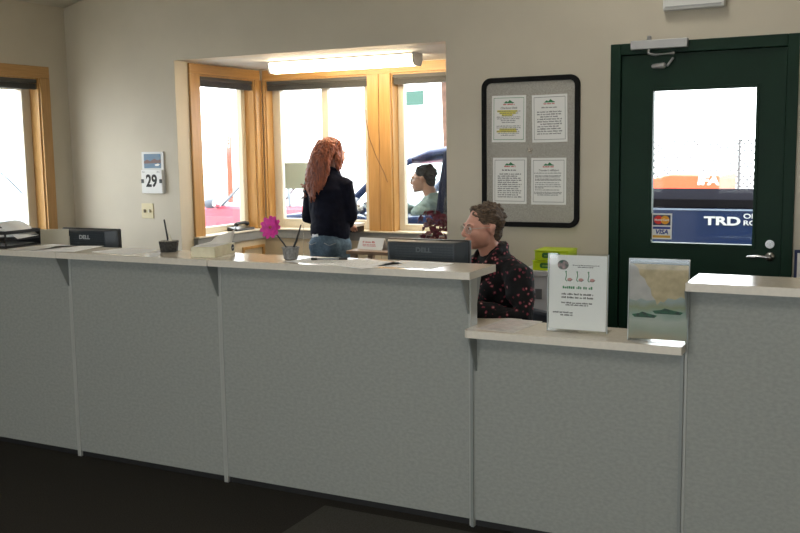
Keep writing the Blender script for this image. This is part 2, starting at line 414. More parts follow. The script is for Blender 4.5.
# blind cord hanging across the fir posts
b = MB(); b.tube([(-3.655,BY-.03,1.86),(-3.655,BY-.035,1.80),(-3.63,BY-.035,1.65),(-3.57,BY-.035,1.50),(-3.50,BY-.035,1.37),(-3.475,BY-.03,1.30)], .0035, 6)
finish(b.build('blind_cord', mat('brown_cord',(.22,.13,.06),.7), None, 0, True), 'thin brown cord hanging slack across the two fir posts', 'cord')

# bay lamp
s = root('strip_light', (-3.575, 6.14, 2.224), 0, 'long fluorescent strip light on the ceiling above the bay windows', 'ceiling light')
prof = [(-.068,0),(.068,0),(.068,-.045),(.045,-.085),(-.045,-.085),(-.068,-.045)]
MB().prism(prof, -.600, .600, 'x').build('light_lens', M_lens, s, .006)
MB().box(-.600,.600,-.074,.074,-.012,0).build('lamp_housing', M_alum, s)
for sx in (-1, 1):
    p2 = [(y*1.08, z*1.05 if z < 0 else 0) for y, z in prof]
    a, c = (sx*.600, sx*.618)
    MB().prism(p2, min(a,c), max(a,c), 'x').build('end_cap', mat('end_cap_grey',(.50,.50,.50),.5), s, .004)

# ledge and cabinets round the bay
s = root('bay_ledge_cabinet', (-3.59, BY, 0), 0, 'low beige cabinet run with grey apron beneath the bay windows', 'cabinet')
b = MB(); b.box(BX0+3.59, BX0+3.59+.03, -.93, 0, 0, .83); b.box(BX0+3.59+.03, 1.09, -.03, 0, 0, .83)
b.build('cabinet_face', M_beige, s)
b = MB(); b.box(BX0+3.59, BX0+3.59+.045, -.93, 0, .83, .900); b.box(BX0+3.59+.045, 1.09, -.045, 0, .83, .900)
b.build('apron', M_grey, s, .002)
b = MB(); b.box(BX0+3.59, BX0+3.59+.055, -.93, 0, .900, .910); b.box(BX0+3.59+.055, 1.09, -.055, 0, .900, .910)
b.build('sill_top', M_vinyl, s)
b = MB(); w=.022
fx = BX0+3.59+.03
b.box(fx, fx+.012, -.36, -.06, .755, .755+w); b.box(fx, fx+.012, -.36, -.36+w, .50, .755); b.box(fx, fx+.012, -.06-w, -.06, .50, .755); b.box(fx, fx+.012, -.36, -.06, .50-w, .50)
b.build('drawer_outline', M_wood, s)
for sx0 in (-.60, .05, .60): MB().box(sx0, sx0+.004, -.032, -.03, 0, .83).build('seam', mat('cabinet_seam',(.30,.25,.18),.6), s)
s = root('transaction_tray', (-3.86, BY-.05, .91), 0, 'white topped drive-up tray with black front under middle bay window', 'tray')
MB().box(-.20,.19,-.16,.0,.045,.068).build('tray_top', M_wpl, s, .003)
MB().box(-.19,.18,-.14,.0,.0,.045).build('tray_body', M_black, s, .003)

# ------------------------------------------------------------------ counter
S1, S2, S3, S4 = -3.652, -2.714, -1.459, -.621
D1, D1b = 3.492, 3.552
HT, HL = 1.0695, .838
def panel(name_label, x0, x1, h, posts):
    s = root('counter_panel', ((x0+x1)/2, D1, 0), 0, name_label, 'counter panel')
    c = (x0+x1)/2
    MB().box(x0-c+.012, x1-c-.012, 0, .06, .03, h-.03).build('panel_face', M_panel, s)
    MB().box(x0-c+.012, x1-c-.012, .01, .05, 0, .03).build('kick_shadow_strip', M_kick, s)  # black base strip; its colour also paints in the thin shadow line
    for side in (0, 1):
        xx = (x0-c if side == 0 else x1-c-.012)
        MB().box(xx, xx+.012, -.004, .064, 0, h-.03).build('edge_post', M_post, s, .002)
    for bx in posts:
        MB().prism([(-.082, h-.0305), (0, h-.0305), (0, h-.18), (-.008, h-.18)], bx-c-.003, bx-c+.003, 'x').build('bracket', M_bracket, s)
        MB().prism([(.13, h-.0305), (.06, h-.0305), (.06, h-.17), (.07, h-.17)], bx-c-.003, bx-c+.003, 'x').build('bracket', M_bracket, s)
    return s
PX = [-5.74, -4.60, S1, S2, S3]
panel('grey counter panel beneath the black letter tray, touching the left wall', -5.74, -4.70, HT, [-4.71])
panel('grey front panel of the tall counter cut by the left frame edge', -4.70, S1, HT, [S1-.006])
panel('narrower grey front panel under the tissue box', S1, S2, HT, [S2-.006])
panel('widest grey front panel under the pink flower cup', S2, S3, HT, [S3-.010])
p4 = panel('lower grey front panel beneath the two acrylic stands', S3, S4, HL, [S3+.020])
panel('tall grey front panel right of the low counter', S4, .60, HT, [S4+.012])
# slotted uprights carrying the low shelf
for x in (S3+.004, S4-.006):
    o = MB().box(x-(S3+S4)/2-.006, x-(S3+S4)/2+.006, -.012, -.004, .0, HL-.03).build('slotted_upright', M_bracket, p4)
def worktop(x0, x1, z, label, cl=0, cr=0):
    y0, y1, t = D1-.085, D1+.195, .030
    s = root('worktop', ((x0+x1)/2, y0, z-t), 0, label, 'countertop')
    w = (x1-x0)/2; dpt = y1-y0
    def out(ins):
        a = max(cl, .004)+ins; c = max(cr, .004)+ins; P = []
        for cx, cy, r, a0 in ((-w+a, a, a-ins, PI), (w-c, c, c-ins, 1.5*PI)):
            for k in range(7): P.append((cx+r*math.cos(a0+k*PI/12), cy+r*math.sin(a0+k*PI/12)))
        P += [(w-ins, dpt-ins), (-w+ins, dpt-ins)]
        return P
    MB().prism(out(0), 0, t-.0015, 'z').build('top_edge', M_edge, s)
    MB().prism(out(.001), t-.0015, t, 'z').build('top_surface', M_top, s)
    return s
worktop(-5.745, S1-.002, HT, 'tall worktop with letter tray and papers at the left end')
worktop(S1+.002, S2-.002, HT, 'tall worktop carrying the small black planter and tissue box')
worktop(S2+.002, S3+.030, HT, 'tall worktop carrying the grey cup with pink flower')
worktop(S3+.002-.002, S4+.005, HL, 'low worktop carrying the two acrylic sign stands', cl=.02)
worktop(S4+.012, .60, HT, 'tall worktop at the right with bright door reflection')

MB().box(-2.13, .9, 2.2, 3.42, 0, .006).build('floor_mat', M_mat, None, .002)
finish(bpy.data.objects['floor_mat'], 'dark grey mat on the carpet before the counter', 'mat')

# desk behind the tall counter
s = root('work_desk', (-3.55, 3.72, 0), 0, 'beige desk hidden behind the tall counter carrying both monitors', 'desk')
MB().box(-2.10, 2.02, -.03, .58, .70, .73).build('desk_top', M_desk, s, .003)
for x in (-2.05, -.7, .6, 1.98):
    MB().box(x-.015, x+.015, 0, .55, 0, .70).build('leg', M_desk, s)

# monitors seen from behind
def monitor(loc, rz, label):
    s = root('computer_monitor', loc, rz, label, 'monitor')
    H = .405; w = .212
    MB().box(-w, w, 0, .028, H-.33, H).build('bezel', M_black, s, .006)
    MB().box(-w+.015, w-.015, .028, .031, H-.315, H-.015).build('screen', mat('dark_screen',(.01,.012,.02),.15), s)
    b = MB(); x1 = w-.004; x2 = w-.055
    A = [(-x1,0,H-.004),(x1,0,H-.004),(x1,0,H-.32),(-x1,0,H-.32)]; B_ = [(-x1+.02,-.038,H-.012),(x2-.01,-.038,H-.012),(x2+.0,-.038,H-.26),(-x2,-.038,H-.26)]
    va = [b.bm.verts.new(p) for p in A]; vb = [b.bm.verts.new(p) for p in B_]
    b.bm.faces.new(va); b.bm.faces.new(vb[::-1])
    for i in range(4): b.bm.faces.new([va[i], vb[i], vb[(i+1)%4], va[(i+1)%4]])
    bmesh.ops.recalc_face_normals(b.bm, faces=b.bm.faces)
    hs = b.build('back_shell', M_blackg, s, .004)
    b = MB()
    for i in range(44):
        x = -.150+i*.0068
        for k in range(7): b.box(x, x+.0026, -.0392, -.038, H-.035-k*.012, H-.028-k*.012)
    finish(b.build('vent_slots', mat('vent_grey',(.045,.06,.072),.5), hs), None, None, None)
    text('maker_mark', 'DELL', .030, (-.002,-.0405,H-.048), mat('mark_grey',(.10,.12,.13),.4), hs, sx=1.2, bold=.001)
    MB().box(-.03,.03,-.02,.0,.02,H-.15).build('neck', M_black, s)
    MB().box(-.11,.11,-.09,.12,.0,.02).build('foot', M_black, s, .004)
    return s
monitor((-1.882, 3.98, .73), 0, 'black monitor seen from behind, beside the seated person')
m2 = monitor((-3.99, 3.98, .73), 0, 'black monitor seen from behind, left of the small black planter')
for ch in m2.children:
    for g in ch.children:
        if g.name.startswith('maker_mark'): g.data.materials[0] = mat('mark_bright',(.55,.58,.6),.3)

# ------------------------------------------------------------------ things on the tall counter
T = HT
def rotbox(w, d_, h, name, m, parent, bevel=0): return MB().box(-w/2,w/2,-d_/2,d_/2,0,h).build(name, m, parent, bevel)
def paper(label, x, y, z, rz, w=.216, h=.279, m=None, grp=None, lines=True):
    s = root('paper_sheet', (x,y,z), rz, label, 'paper', grp)
    rotbox(w, h, .0012, 'sheet', m or M_white, s)
    if lines:
        b = MB()
        for k in range(9):
            yy = h/2-.04-k*.022; b.box(-w/2+.025, w/2-.025-random.random()*.06, yy, yy+.0018, .0012, .0014)
        b.build('print', M_gink, s)
    return s
paper('white sheet lying nearest the front worktop edge, left of the tray seam', -3.73, 3.56, T, .25, w=.25, lines=False)
paper('glossy white sheet beside the letter tray at the counter end', -3.90, 3.56, T, -.12, lines=False)
paper('white sheet lying between the left monitor and black planter', -3.33, 3.57, T, 1.45, lines=False)
paper('form lying on the worktop left of the middle monitor', -1.98, 3.52, T+.0, 1.2, w=.24, h=.30)
paper('white form partly beneath another sheet beside the ballpoint pen', -2.22, 3.55, T, 1.35, w=.20, h=.18)
paper('blank pale sheet on the worktop right end before the middle monitor', -1.74, 3.56, T, 1.52, w=.2, h=.26, lines=False)

# letter tray with loose papers
s = root('letter_tray', (-4.215, 3.555, T), .04, 'black stacking letter tray full of papers at the counter left end', 'letter tray')
b = MB()
for z in (.008, .055):
    b.box(-.17,.17,-.12,.12,z,z+.004)
for x in (-.17,.163): 
    for y in (-.12,.113): b.box(x,x+.007,y,y+.007,0,.09)
b.box(-.17,.17,-.12,-.113,.072,.09); b.box(-.17,.0,-.12,-.113,.0,.09); b.box(-.17,.17,-.12,-.113,.0,.012); b.box(.10,.17,-.12,-.113,.03,.04); b.box(.163,.17,-.12,.12,.0,.012); b.box(.163,.17,-.12,.12,.072,.09); b.box(-.17,.17,.113,.12,0,.09)
b.box(.163,.17,-.12,.12,.038,.048)
b.build('tray_frame', M_black, s)
def curled(label, x, y, z, rz, bend, w=.28, h=.21, m=None):
    bm = bmesh.new(); n = 14; V = []
    for i in range(n+1):
        t = i/n; X = -w/2+w*t; Z = bend*math.sin(t*PI*1.3)*(.4+t)+.012
        V.append([bm.verts.new((X, -h/2, Z)), bm.verts.new((X, h/2, Z+.004))])
    for a, c in zip(V, V[1:]): bm.faces.new([a[0], c[0], c[1], a[1]])
    me = bpy.data.meshes.new('paper_sheet'); bm.to_mesh(me); bm.free()
    o = link('paper_sheet', me, m or M_white, None, True); o.location = (x,y,z); o.rotation_euler = (0,0,rz)
    md = o.modifiers.new('s','SOLIDIFY'); md.thickness = .0015
    return finish(o, label, 'paper')
curled('curled white sheet standing highest on the letter tray', -4.17, 3.56, T+.082, .25, .040)
curled('second curled sheet lying beneath the highest one on the tray', -4.23, 3.56, T+.062, .0, .014)
paper('flat sheet held inside the black letter tray', -4.21, 3.555, T+.0125, .04, w=.28, h=.20, lines=False)

# cream folder leaning by the left monitor
s = root('card_folder', (-4.19, 3.90, .73), 0, 'cream card folder standing upright at left of the left monitor', 'folder')
MB().prism([(-.17,0),(.12,0),(.12,.405),(-.205,.395)], -.002, .002, 'y').build('folder_cover', M_cream, s)
MB().prism([(-.168,0),(.12,0),(.12,.365),(-.19,.36)], .004, .007, 'y').build('folder_cover', M_cream, s)

# small black woven planter with a pen
s = root('pen_pot', (-3.12, 3.63, T), .5, 'small black woven pot with one pen left of the tissue box', 'pen pot')
b = MB(); b.cyl((0,0,.026), .044, .052, 'z', 6, .052)
b.build('pot', mat('black_weave',(.035,.035,.033),.6,noise=.7,nscale=110,bump=.6), s, .003)
b = MB(); b.cyl((0,0,.0525), .046, .003, 'z', 6); b.build('filling', mat('pale_pebbles',(.35,.32,.26),.9,noise=.4,nscale=120), s)
MB().tube([(-.0,.005,.02),(-.018,-.0,.155)], [.005,.004], 8).build('pen', M_black, s, 0, True)
MB().tube([(.01,-.01,.045),(.004,-.0,.085)], [.010,.003], 8).build('feather_tuft', M_cream, s, 0, True)

# tissue box
s = root('tissue_box', (-2.812, 3.584, T), 1.80, 'cream tissue box with a raised white tissue on the tall worktop', 'tissue box')
MB().box(-.115,.115,-.06,.06,0,.048).build('carton', M_tbox, s, .002)
MB().box(-.105,.06,-.05,.05,.048,.0490).build('lid_panel', M_white, s)
b = MB(); b.cyl((.085,-.0605,.026),.016,.001,'y'); finish(b.build('round_mark', mat('dark_blue_mark',(.02,.03,.07),.6), s))
text('mark_word', 'puffs', .011, (.085,-.0614,.026), M_white, s, extr=.0002)
bm = bmesh.new(); rows = []
for i in range(9):
    t = i/8; rows.append([bm.verts.new((-.07+.17*u, .045-.098*u**1.2+.012*math.sin(u*9+t*2), .044+t*(.006+.058*u**1.3))) for u in [k/12 for k in range(13)]])
for a, c in zip(rows, rows[1:]):
    for i in range(12): bm.faces.new([a[i],a[i+1],c[i+1],c[i]])
me = bpy.data.meshes.new('tissue'); bm.to_mesh(me); bm.free()
o = link('tissue', me, M_tissue, s, True); o.modifiers.new('s','SOLIDIFY').thickness = .002

# grey cup, flower pen, chained pen
s = root('pen_cup', (-2.352, 3.545, T), 0, 'small ribbed grey cup holding the pens at the middle of the tall worktop', 'cup')
b = MB(); n = 36
def ring(r, z): return [b.bm.verts.new(((r+.0012*(i%2))*math.cos(2*PI*i/n), (r+.0012*(i%2))*math.sin(2*PI*i/n), z)) for i in range(n)]
R_ = [ring(.024,0), ring(.030,.004), ring(.036,.05), ring(.040,.052), ring(.040,.057), ring(.034,.057), ring(.028,.01)]
for a, c in zip(R_, R_[1:]):
    for i in range(n): b.bm.faces.new([a[i],a[(i+1)%n],c[(i+1)%n],c[i]])
b.bm.faces.new(R_[0][::-1]); b.bm.faces.new(R_[-1])
bmesh.ops.recalc_face_normals(b.bm, faces=b.bm.faces)
b.build('cup_wall', M_cup, s)
s = root('flower_pen', (-2.352, 3.545, T), 0, 'black pen topped by a large pink daisy, standing in the grey cup', 'pen')
MB().tube([(.008,0,.014),(-.036,-.005,.075),(-.088,-.004,.130)], .0038, 8).build('stem', M_black, s, 0, True)
fc = Vector((-.096,-.010,.142)); nrm = Vector((.05,-.95,.25)).normalized()
q = nrm.to_track_quat('Z','Y').to_matrix().to_4x4()
b = MB()
for lay in range(2):
    for k in range(11):
        a = 2*PI*(k+.5*lay)/11 + random.uniform(-.08,.08); L = .053-.014*lay
        pts = []; m4 = Matrix.Translation(fc) @ q @ Matrix.Rotation(a,4,'Z')
        tilt = .18+.35*lay+random.uniform(-.12,.12)
        o0 = [(0.004,0,0),(.3*L,.0085,.3*L*tilt),(.7*L,.0125,.6*L*tilt),(L,.006,.7*L*tilt),(L,-.006,.7*L*tilt),(.7*L,-.0125,.6*L*tilt),(.3*L,-.0085,.3*L*tilt)]
        A = [b.bm.verts.new(m4 @ Vector((x,y,z+.002*lay))) for x,y,z in o0]; B_ = [b.bm.verts.new(m4 @ Vector((x,y,z+.002*lay-.0012))) for x,y,z in o0]
        b.bm.faces.new(A); b.bm.faces.new(B_[::-1])
        for i in range(7): b.bm.faces.new([A[i],B_[i],B_[(i+1)%7],A[(i+1)%7]])
b.build('petals', M_pink, s)
MB().ell(fc+nrm*.005, (.008,.008,.008), sub=2).build('flower_centre', mat('flower_eye',(.45,.12,.10),.8), s, 0, True)
s = root('chained_pen', (-2.352, 3.545, T), 0, 'black pen on a bead chain leaning out of the grey cup', 'pen')
MB().tube([(-.006,.0,.012),(.028,.006,.085),(.052,.010,.155)], [.005,.0048,.003], 8).build('barrel', M_black, s, 0, True)
b = MB(); P = [Vector((.052,.010,.157)), Vector((.058,.010,.166)), Vector((.066,.008,.158)), Vector((.068,.004,.12)), Vector((.069,.0,.06)), Vector((.070,-.004,.004))]
for a, c in zip(P, P[1:]):
    k = max(1, int((c-a).length/.004))
    for i in range(k): b.ell(a+(c-a)*i/k, (.0018,)*3, sub=1)
b.build('bead_chain', M_chrome, s, 0, True)
s = root('ballpoint_pen', (-2.17, 3.575, T+.0016), .40, 'grey ballpoint pen lying on the papers right of the grey cup', 'pen')
MB().tube([(-.075,0,.005),(.075,0,.005)], .0045, 10).build('barrel', mat('grey_barrel',(.22,.23,.25),.35), s, 0, True)
MB().tube([(.045,0,.005),(.078,0,.005)], .0052, 10).build('cap', M_black, s, 0, True)
MB().tube([(-.078,0,.005),(-.055,0,.005)], .0052, 10).build('grip', M_black, s, 0, True)

# ------------------------------------------------------------------ low counter
s = root('laminated_sheet', (-1.325, 3.575, HL), -.10, 'glossy paper with faint pink print on the low worktop', 'paper')
MB().box(-.083,.083,-.135,.135,0,.0015).build('sheet', mat('glossy_sheet',(.66,.62,.58),.25,noise=.12,nscale=25), s)
b = MB()
for k in range(7): b.box(-.06,.06-random.random()*.04,.09-k*.028,.098-k*.028,.0015,.0018)
b.build('print', mat('faint_pink',(.50,.38,.36),.5), s)
def stand(loc, rz, w, h, label):
    s = root('sign_holder', loc, rz, label, 'sign holder')
    lean = .045; t = .003
    m = Matrix.Rotation(-lean,4,'X')
    b = MB(); b.box(-w/2,w/2,-t/2,t/2,.004,h,m); b.box(-w/2,w/2,.006,.006+t,.004,h,m)
    b.box(-w/2,w/2,-.004,.085,0,.004)
    b.build('acrylic_sleeve', M_acryl, s)
    for xx in (-w/2, w/2-.002): MB().box(xx,xx+.002,-t/2,.009,.004,h,m).build('sleeve_side', mat('acrylic_edge',(.60,.66,.68),.2), s)
    return s, m
s, m_ = stand((-1.033, 3.520, HL), .02, .236, .306, 'clear stand with white printed supper notice on the low worktop')
MB().box(-.112,.112,.0020,.0032,.012,.300,m_).build('notice', M_white, s)
b = MB()
def words(b, z, x0, x1, h, y=.0016, m=None, dens=1.0):
    x = x0
    while x < x1:
        wd = random.uniform(2,6)*h*.75*dens; wd = min(wd, x1-x)
        if wd > h*.3:
            k = x
            while k < x+wd-h*.2:    # letters
                lw = random.uniform(.35,.6)*h; hh = h*random.uniform(.6,1)
                b.box(k, min(k+lw, x+wd), y-.0004, y, z-h/2, z-h/2+hh, m); k += lw+h*.22
        x += wd+h*.55
def words(b, z, x0, x1, h, y=.0016, m=None, dens=1.0):
    x = x0
    while x < x1-h*.3:
        k = random.randint(2,6)
        for _ in range(k):
            lw = random.uniform(.35,.6)*h; hh = h*random.uniform(.6,1)
            if x+lw > x1: break
            b.box(x, x+lw, y-.0004, y, z-h/2, z-h/2+hh, m); x += lw+h*.2
        x += h*.5
for z, a, c in ((.262,-.02,.085),(.255,0,.06)): words(b, z, a, c, .004, .0016, m_)
b.build('address_text', M_ink, s); b = MB()
for z, a, c in ((.150,-.062,.062),(.137,-.062,.064)): words(b, z, a, c, .0075, .0016, m_)
for z, a, c in ((.116,-.062,.060),(.108,-.045,.045)): words(b, z, a, c, .006, .0016, m_)
b.build('notice_text', M_ink, s); b = MB()
for z, a, c in ((.078,-.095,-.015),(.068,-.065,-.015)): words(b, z, a, c, .0065, .0016, m_)
b.build('contact_text', M_ink, s)
b = MB(); words(b, .176, -.058, .062, .011, .0016, m_); b.build('notice_heading', M_green, s)
b = MB(); b.cyl((0,0,0), .022, .0005, 'y', 28); b.bm.transform(m_ @ Matrix.Translation((-.058,.0014,.262)) @ Matrix.Diagonal((1,1,.85,1)))
b.build('round_emblem', mat('emblem_green',(.05,.12,.10),.6,nscale=60,col2=(.45,.30,.32)), s)
for k in range(3):
    b = MB(); b2 = MB(); b3 = MB()
    x = -.042+k*.044
    b.tube([m_@Vector((x-.006,.0012,.205)), m_@Vector((x-.002,.0012,.222)), m_@Vector((x-.004,.0012,.234))], .0016, 6)
    b.ell(m_@Vector((x-.004,.0012,.236)), (.004,.0006,.003), sub=1)
    b.tube([m_@Vector((x-.006,.0012,.205)), m_@Vector((x-.0,.0012,.199))], .0014, 6)
    b2.ell(m_@Vector((x+.011,.0012,.206)), (.010,.0007,.0065), sub=2)
    b3.tube([m_@Vector((x+.003,.0011,.202)), m_@Vector((x+.014,.0009,.200)), m_@Vector((x+.022,.0011,.207))], .001, 6)
    b.build('green_figure', M_green, s); pb = b2.build('pink_bowl', mat('bowl_pink',(.55,.30,.28),.6), s); b3.build('bowl_outline', M_ink, pb)
s, m_ = stand((-.713, 3.455, HL), .02, .216, .306, 'clear stand with painted seascape print, next to the tall right counter')
a_ = MB().box(-.104,.104,.0020,.0032,.012,.285,m_).build('seascape_picture', M_art, s)
b = MB()
def boat(x, z, L):
    b.prism([(x-L/2,z),(x-L/2+.01,z-.010),(x+L/2-.01,z-.010),(x+L/2,z-.001),(x+L*.2,z+.004),(x-L*.1,z+.011),(x-L*.2,z+.005)], .0012, .0020, 'y', m_)
boat(-.048,.100,.092); boat(.035,.116,.110)
b.build('painted_boats', mat('boat_green',(.015,.13,.06),.6,nscale=60,col2=(.012,.03,.025)), s)
b = MB(); b.prism([(-.092,.285),(.104,.285),(.104,.16),(.08,.172),(.06,.160),(.035,.165),(.02,.148),(.008,.152),(-.004,.138),(-.010,.156),(-.024,.172),(-.028,.196),(-.042,.212),(-.05,.232),(-.068,.246),(-.074,.268)], .0014,.0019,'y',m_)
b.build('painted_rock', mat('rock_beige',(.50,.41,.25),.6,nscale=32,col2=(.38,.32,.19)), s)
b = MB(); b.prism([(-.104,.285),(-.092,.285),(-.074,.268),(-.068,.246),(-.05,.232),(-.042,.212),(-.028,.196),(-.024,.172),(-.010,.156),(-.04,.152),(-.06,.160),(-.08,.150),(-.104,.156)], .0012,.0019,'y',m_)
b.build('painted_mist', mat('mist_grey',(.42,.41,.39),.6,noise=.08,nscale=20), s)
MB().box(-.106,.106,.0020,.0030,.288,.303,m_).build('top_strip', mat('strip_grey_blue',(.10,.14,.16),.3), s)

# ------------------------------------------------------------------ notice board
s = root('notice_board', (-1.938, BW, 1.522), 0, 'tall grey notice board with rounded black frame on the back wall', 'notice board')
def rrect(w, h, r, n=8):
    P = []
    for cx, cy, a0 in ((w-r,h-r,0),(-w+r,h-r,PI/2),(-w+r,-h+r,PI),(w-r,-h+r,1.5*PI)):
        for k in range(n+1): P.append((cx+r*math.cos(a0+k*PI/2/n), cy+r*math.sin(a0+k*PI/2/n)))
    return P
W_, H_ = .312, .457
b = MB(); O = rrect(W_,H_,.06); I = rrect(W_-.030,H_-.030,.036)
vo = [[b.bm.verts.new((x,y,z)) for x,z in O] for y in (0,-.028)]; vi = [[b.bm.verts.new((x,y,z)) for x,z in I] for y in (0,-.028)]
n = len(O)
for i in range(n):
    j = (i+1)%n
    b.bm.faces.new([vo[0][i],vo[0][j],vo[1][j],vo[1][i]]); b.bm.faces.new([vi[0][j],vi[0][i],vi[1][i],vi[1][j]])
    b.bm.faces.new([vo[1][i],vo[1][j],vi[1][j],vi[1][i]]); b.bm.faces.new([vo[0][j],vo[0][i],vi[0][i],vi[0][j]])
bmesh.ops.recalc_face_normals(b.bm, faces=b.bm.faces)
b.build('board_frame', mat('matt_black_frame',(.008,.008,.008),.6,spec=.15), s, .005)
MB().prism(rrect(W_-.031,H_-.031,.035), -.014, 0, 'y').build('board_panel', M_corkg, s)
def sheet(x, z, label, rz, heading, lines, hl=(), seed=0, headm=None, border=M_green):
    random.seed(seed)
    s = root('posted_sheet', (x, BW-.014, z), 0, label, 'notice')
    m = Matrix.Rotation(rz,4,'Y')
    MB().box(-.110,.110,-.003,0,-.142,.142,m).build('sheet', M_white, s)
    b = MB(); y = -.003
    for a in ((-.098,-.096,-.125,.128),(.096,.098,-.125,.128),(-.098,.098,-.127,-.1245),(-.098,.098,.126,.1285)):
        b.box(a[0],a[1],y-.0006,y,a[2],a[3],m)
    b.build('border', border, s)
    b = MB(); b.prism([(-.034,.095),(-.018,.108),(-.006,.102),(.006,.115),(.02,.104),(.034,.098),(.034,.095)], y-.0007, y, 'y', m); b.build('logo_hills', M_green, s)
    b = MB(); words(b, .089, -.036, .038, .010, y, m); b.build('logo_words', M_red, s)
    if heading: 
        o = text('heading', heading, .017, (0,y-.0006,.066), M_ink, s, shear=.25, extr=.0003)
        o.data.transform(m)
    else:
        b = MB(); words(b, .066, -.05, .05, .008, y, m); b.build('heading', headm or M_gink, s)
    b = MB()
    for i, (zz, a, c, h) in enumerate(lines):
        words(b, zz, a, c, h, y-.0002, m)
        if i in hl: MB().box(a, c*.75, y-.0002, y, zz-.006, zz+.006, m).build('highlighter', M_yel, s)
    b.build('body_text', M_gink, s)
L1 = [(.047,-.075,.075,.006),(.035,-.06,.06,.006),(.023,-.045,.03,.006),(.012,-.078,.078,.006),(.001,-.075,.07,.006),(-.010,-.05,.05,.006),(-.021,-.045,.045,.006),
      (-.043,-.078,.078,.006),(-.054,-.078,.078,.006),(-.065,-.06,.065,.006),(-.076,-.078,.07,.006),(-.087,-.07,.07,.006),(-.099,-.05,.045,.006)]
sheet(-2.073, 1.728, 'posted sheet with yellow highlighter, upper left on the board', .01, 'Checkout Desk', L1, (0,1,2,9,10), 3, border=M_green)
L2 = [(.040-.0145*i, -.078+.02*(i in (2,5)), .078-.02*(i in (2,6)), .0085) for i in range(10)]
sheet(-1.812, 1.724, 'posted sheet with large centred print, upper right on the board', -.012, None, L2, (), 4, border=M_gink)
L3 = [(.042-.0128*i, -.078+.012*(i==0), .078-.02*(i%3==1), .0085) for i in range(12)]
sheet(-2.067, 1.349, 'posted sheet with thick bold print, lower left on the board', .004, None, L3, (), 5, M_ink, border=M_gink)
L4 = [(.050,-.09,.085,.006),(.034,-.085,.08,.006),(.027,-.085,.075,.006),(.014,-.085,.08,.006),(.007,-.085,.08,.006),(-.008,-.085,.07,.006),(-.020,-.085,.078,.006),(-.032,-.085,.08,.006),(-.040,-.085,-.03,.006),(-.052,-.085,.07,.006),(-.066,-.09,.085,.006),(-.074,-.09,.085,.006),(-.083,-.07,.06,.006)]
sheet(-1.817, 1.346, 'posted sheet with small left-aligned paragraphs, lower right on the board', 0, "Traveler's Affidavit", L4, (), 6, border=M_gink)
random.seed(11)
b = MB(); b.ell((0,0,0),(.010,.006,.012),sub=2); b.ell((.012,0,.006),(.008,.005,.009),sub=2); b.ell((-.006,-.002,.014),(.006,.005,.006),sub=2); b.ell((.008,-.001,-.012),(.009,.004,.006),sub=2)
o = b.build('board_magnet', mat('shiny_pin',(.62,.56,.48),.25,metal=.6), None, 0, True); o.location = (-1.938, BW-.018, 1.532)
finish(o, 'small shiny ornament pinned at the centre of the board', 'magnet')

# ------------------------------------------------------------------ wall calendar & switch
s = root('day_calendar', (-4.917, BW, 1.405), 0, 'white day calendar reading 29 on the back wall', 'calendar')
MB().box(-.105,.105,-.012,0,-.150,.156).build('backing', M_wpl, s, .002)
MB().box(-.100,.100,-.030,-.012,-.155,.020).build('day_pad', M_white, s, .002)
b = MB(); b.box(-.082,.080,-.0135,-.012,.033,.140); b.build('lake_photo', mat('photo_blue',(.10,.20,.34),.5,nscale=14,stretch=(1,1,3),col2=(.16,.24,.30)), s)
b = MB(); b.prism([(-.082,.085),(-.05,.098),(-.02,.086),(.02,.105),(.05,.092),(.08,.10),(.08,.072),(-.082,.068)], -.0145,-.0135,'y'); b.build('photo_hills', mat('photo_rust',(.20,.12,.11),.6), s)
b = MB(); b.prism([(.02,.06),(.055,.068),(.07,.06),(.055,.05),(.03,.05)], -.0145,-.0135,'y'); b.build('photo_boat', M_white, s)
text('day_number', '29', .125, (-.002,-.0306,-.065), M_ink, s, sx=.86, bold=.004)
for xa, xb in ((-.09,-.06),(.05,.085)): b = MB(); words(b, .006, xa, xb, .007, -.030); b.build('small_word', M_gink, s)
for x in (-.088,.088): MB().box(x-.012,x+.012,-.036,-.030,-.078,-.048).build('black_clip', M_black, s, .003)
s = root('light_switch', (-4.995, BW, 1.115), 0, 'almond double switch plate below the day calendar', 'light switch')
MB().box(-.057,.057,-.006,0,-.057,.057).build('wall_plate', mat('almond_plastic',(.62,.53,.30),.35), s, .002)
for x in (-.023,.023):
    MB().box(x-.006,x+.006,-.018,-.006,-.012,.012).build('toggle', mat('toggle_brown' if x<0 else 'toggle_ivory', (.16,.11,.06) if x<0 else (.75,.70,.55),.4), s, .001)

# poster at the right of the door
s = root('wall_poster', (-.300, BW, .84), 0, 'white notice with dark blue border, right of the green door', 'notice')
MB().box(-.12,.12,-.006,0,-.16,.135).build('poster_border', mat('dark_blue_print',(.02,.03,.10),.6), s)
MB().box(-.105,.105,-.0075,-.006,-.145,.118).build('poster_sheet', M_white, s)

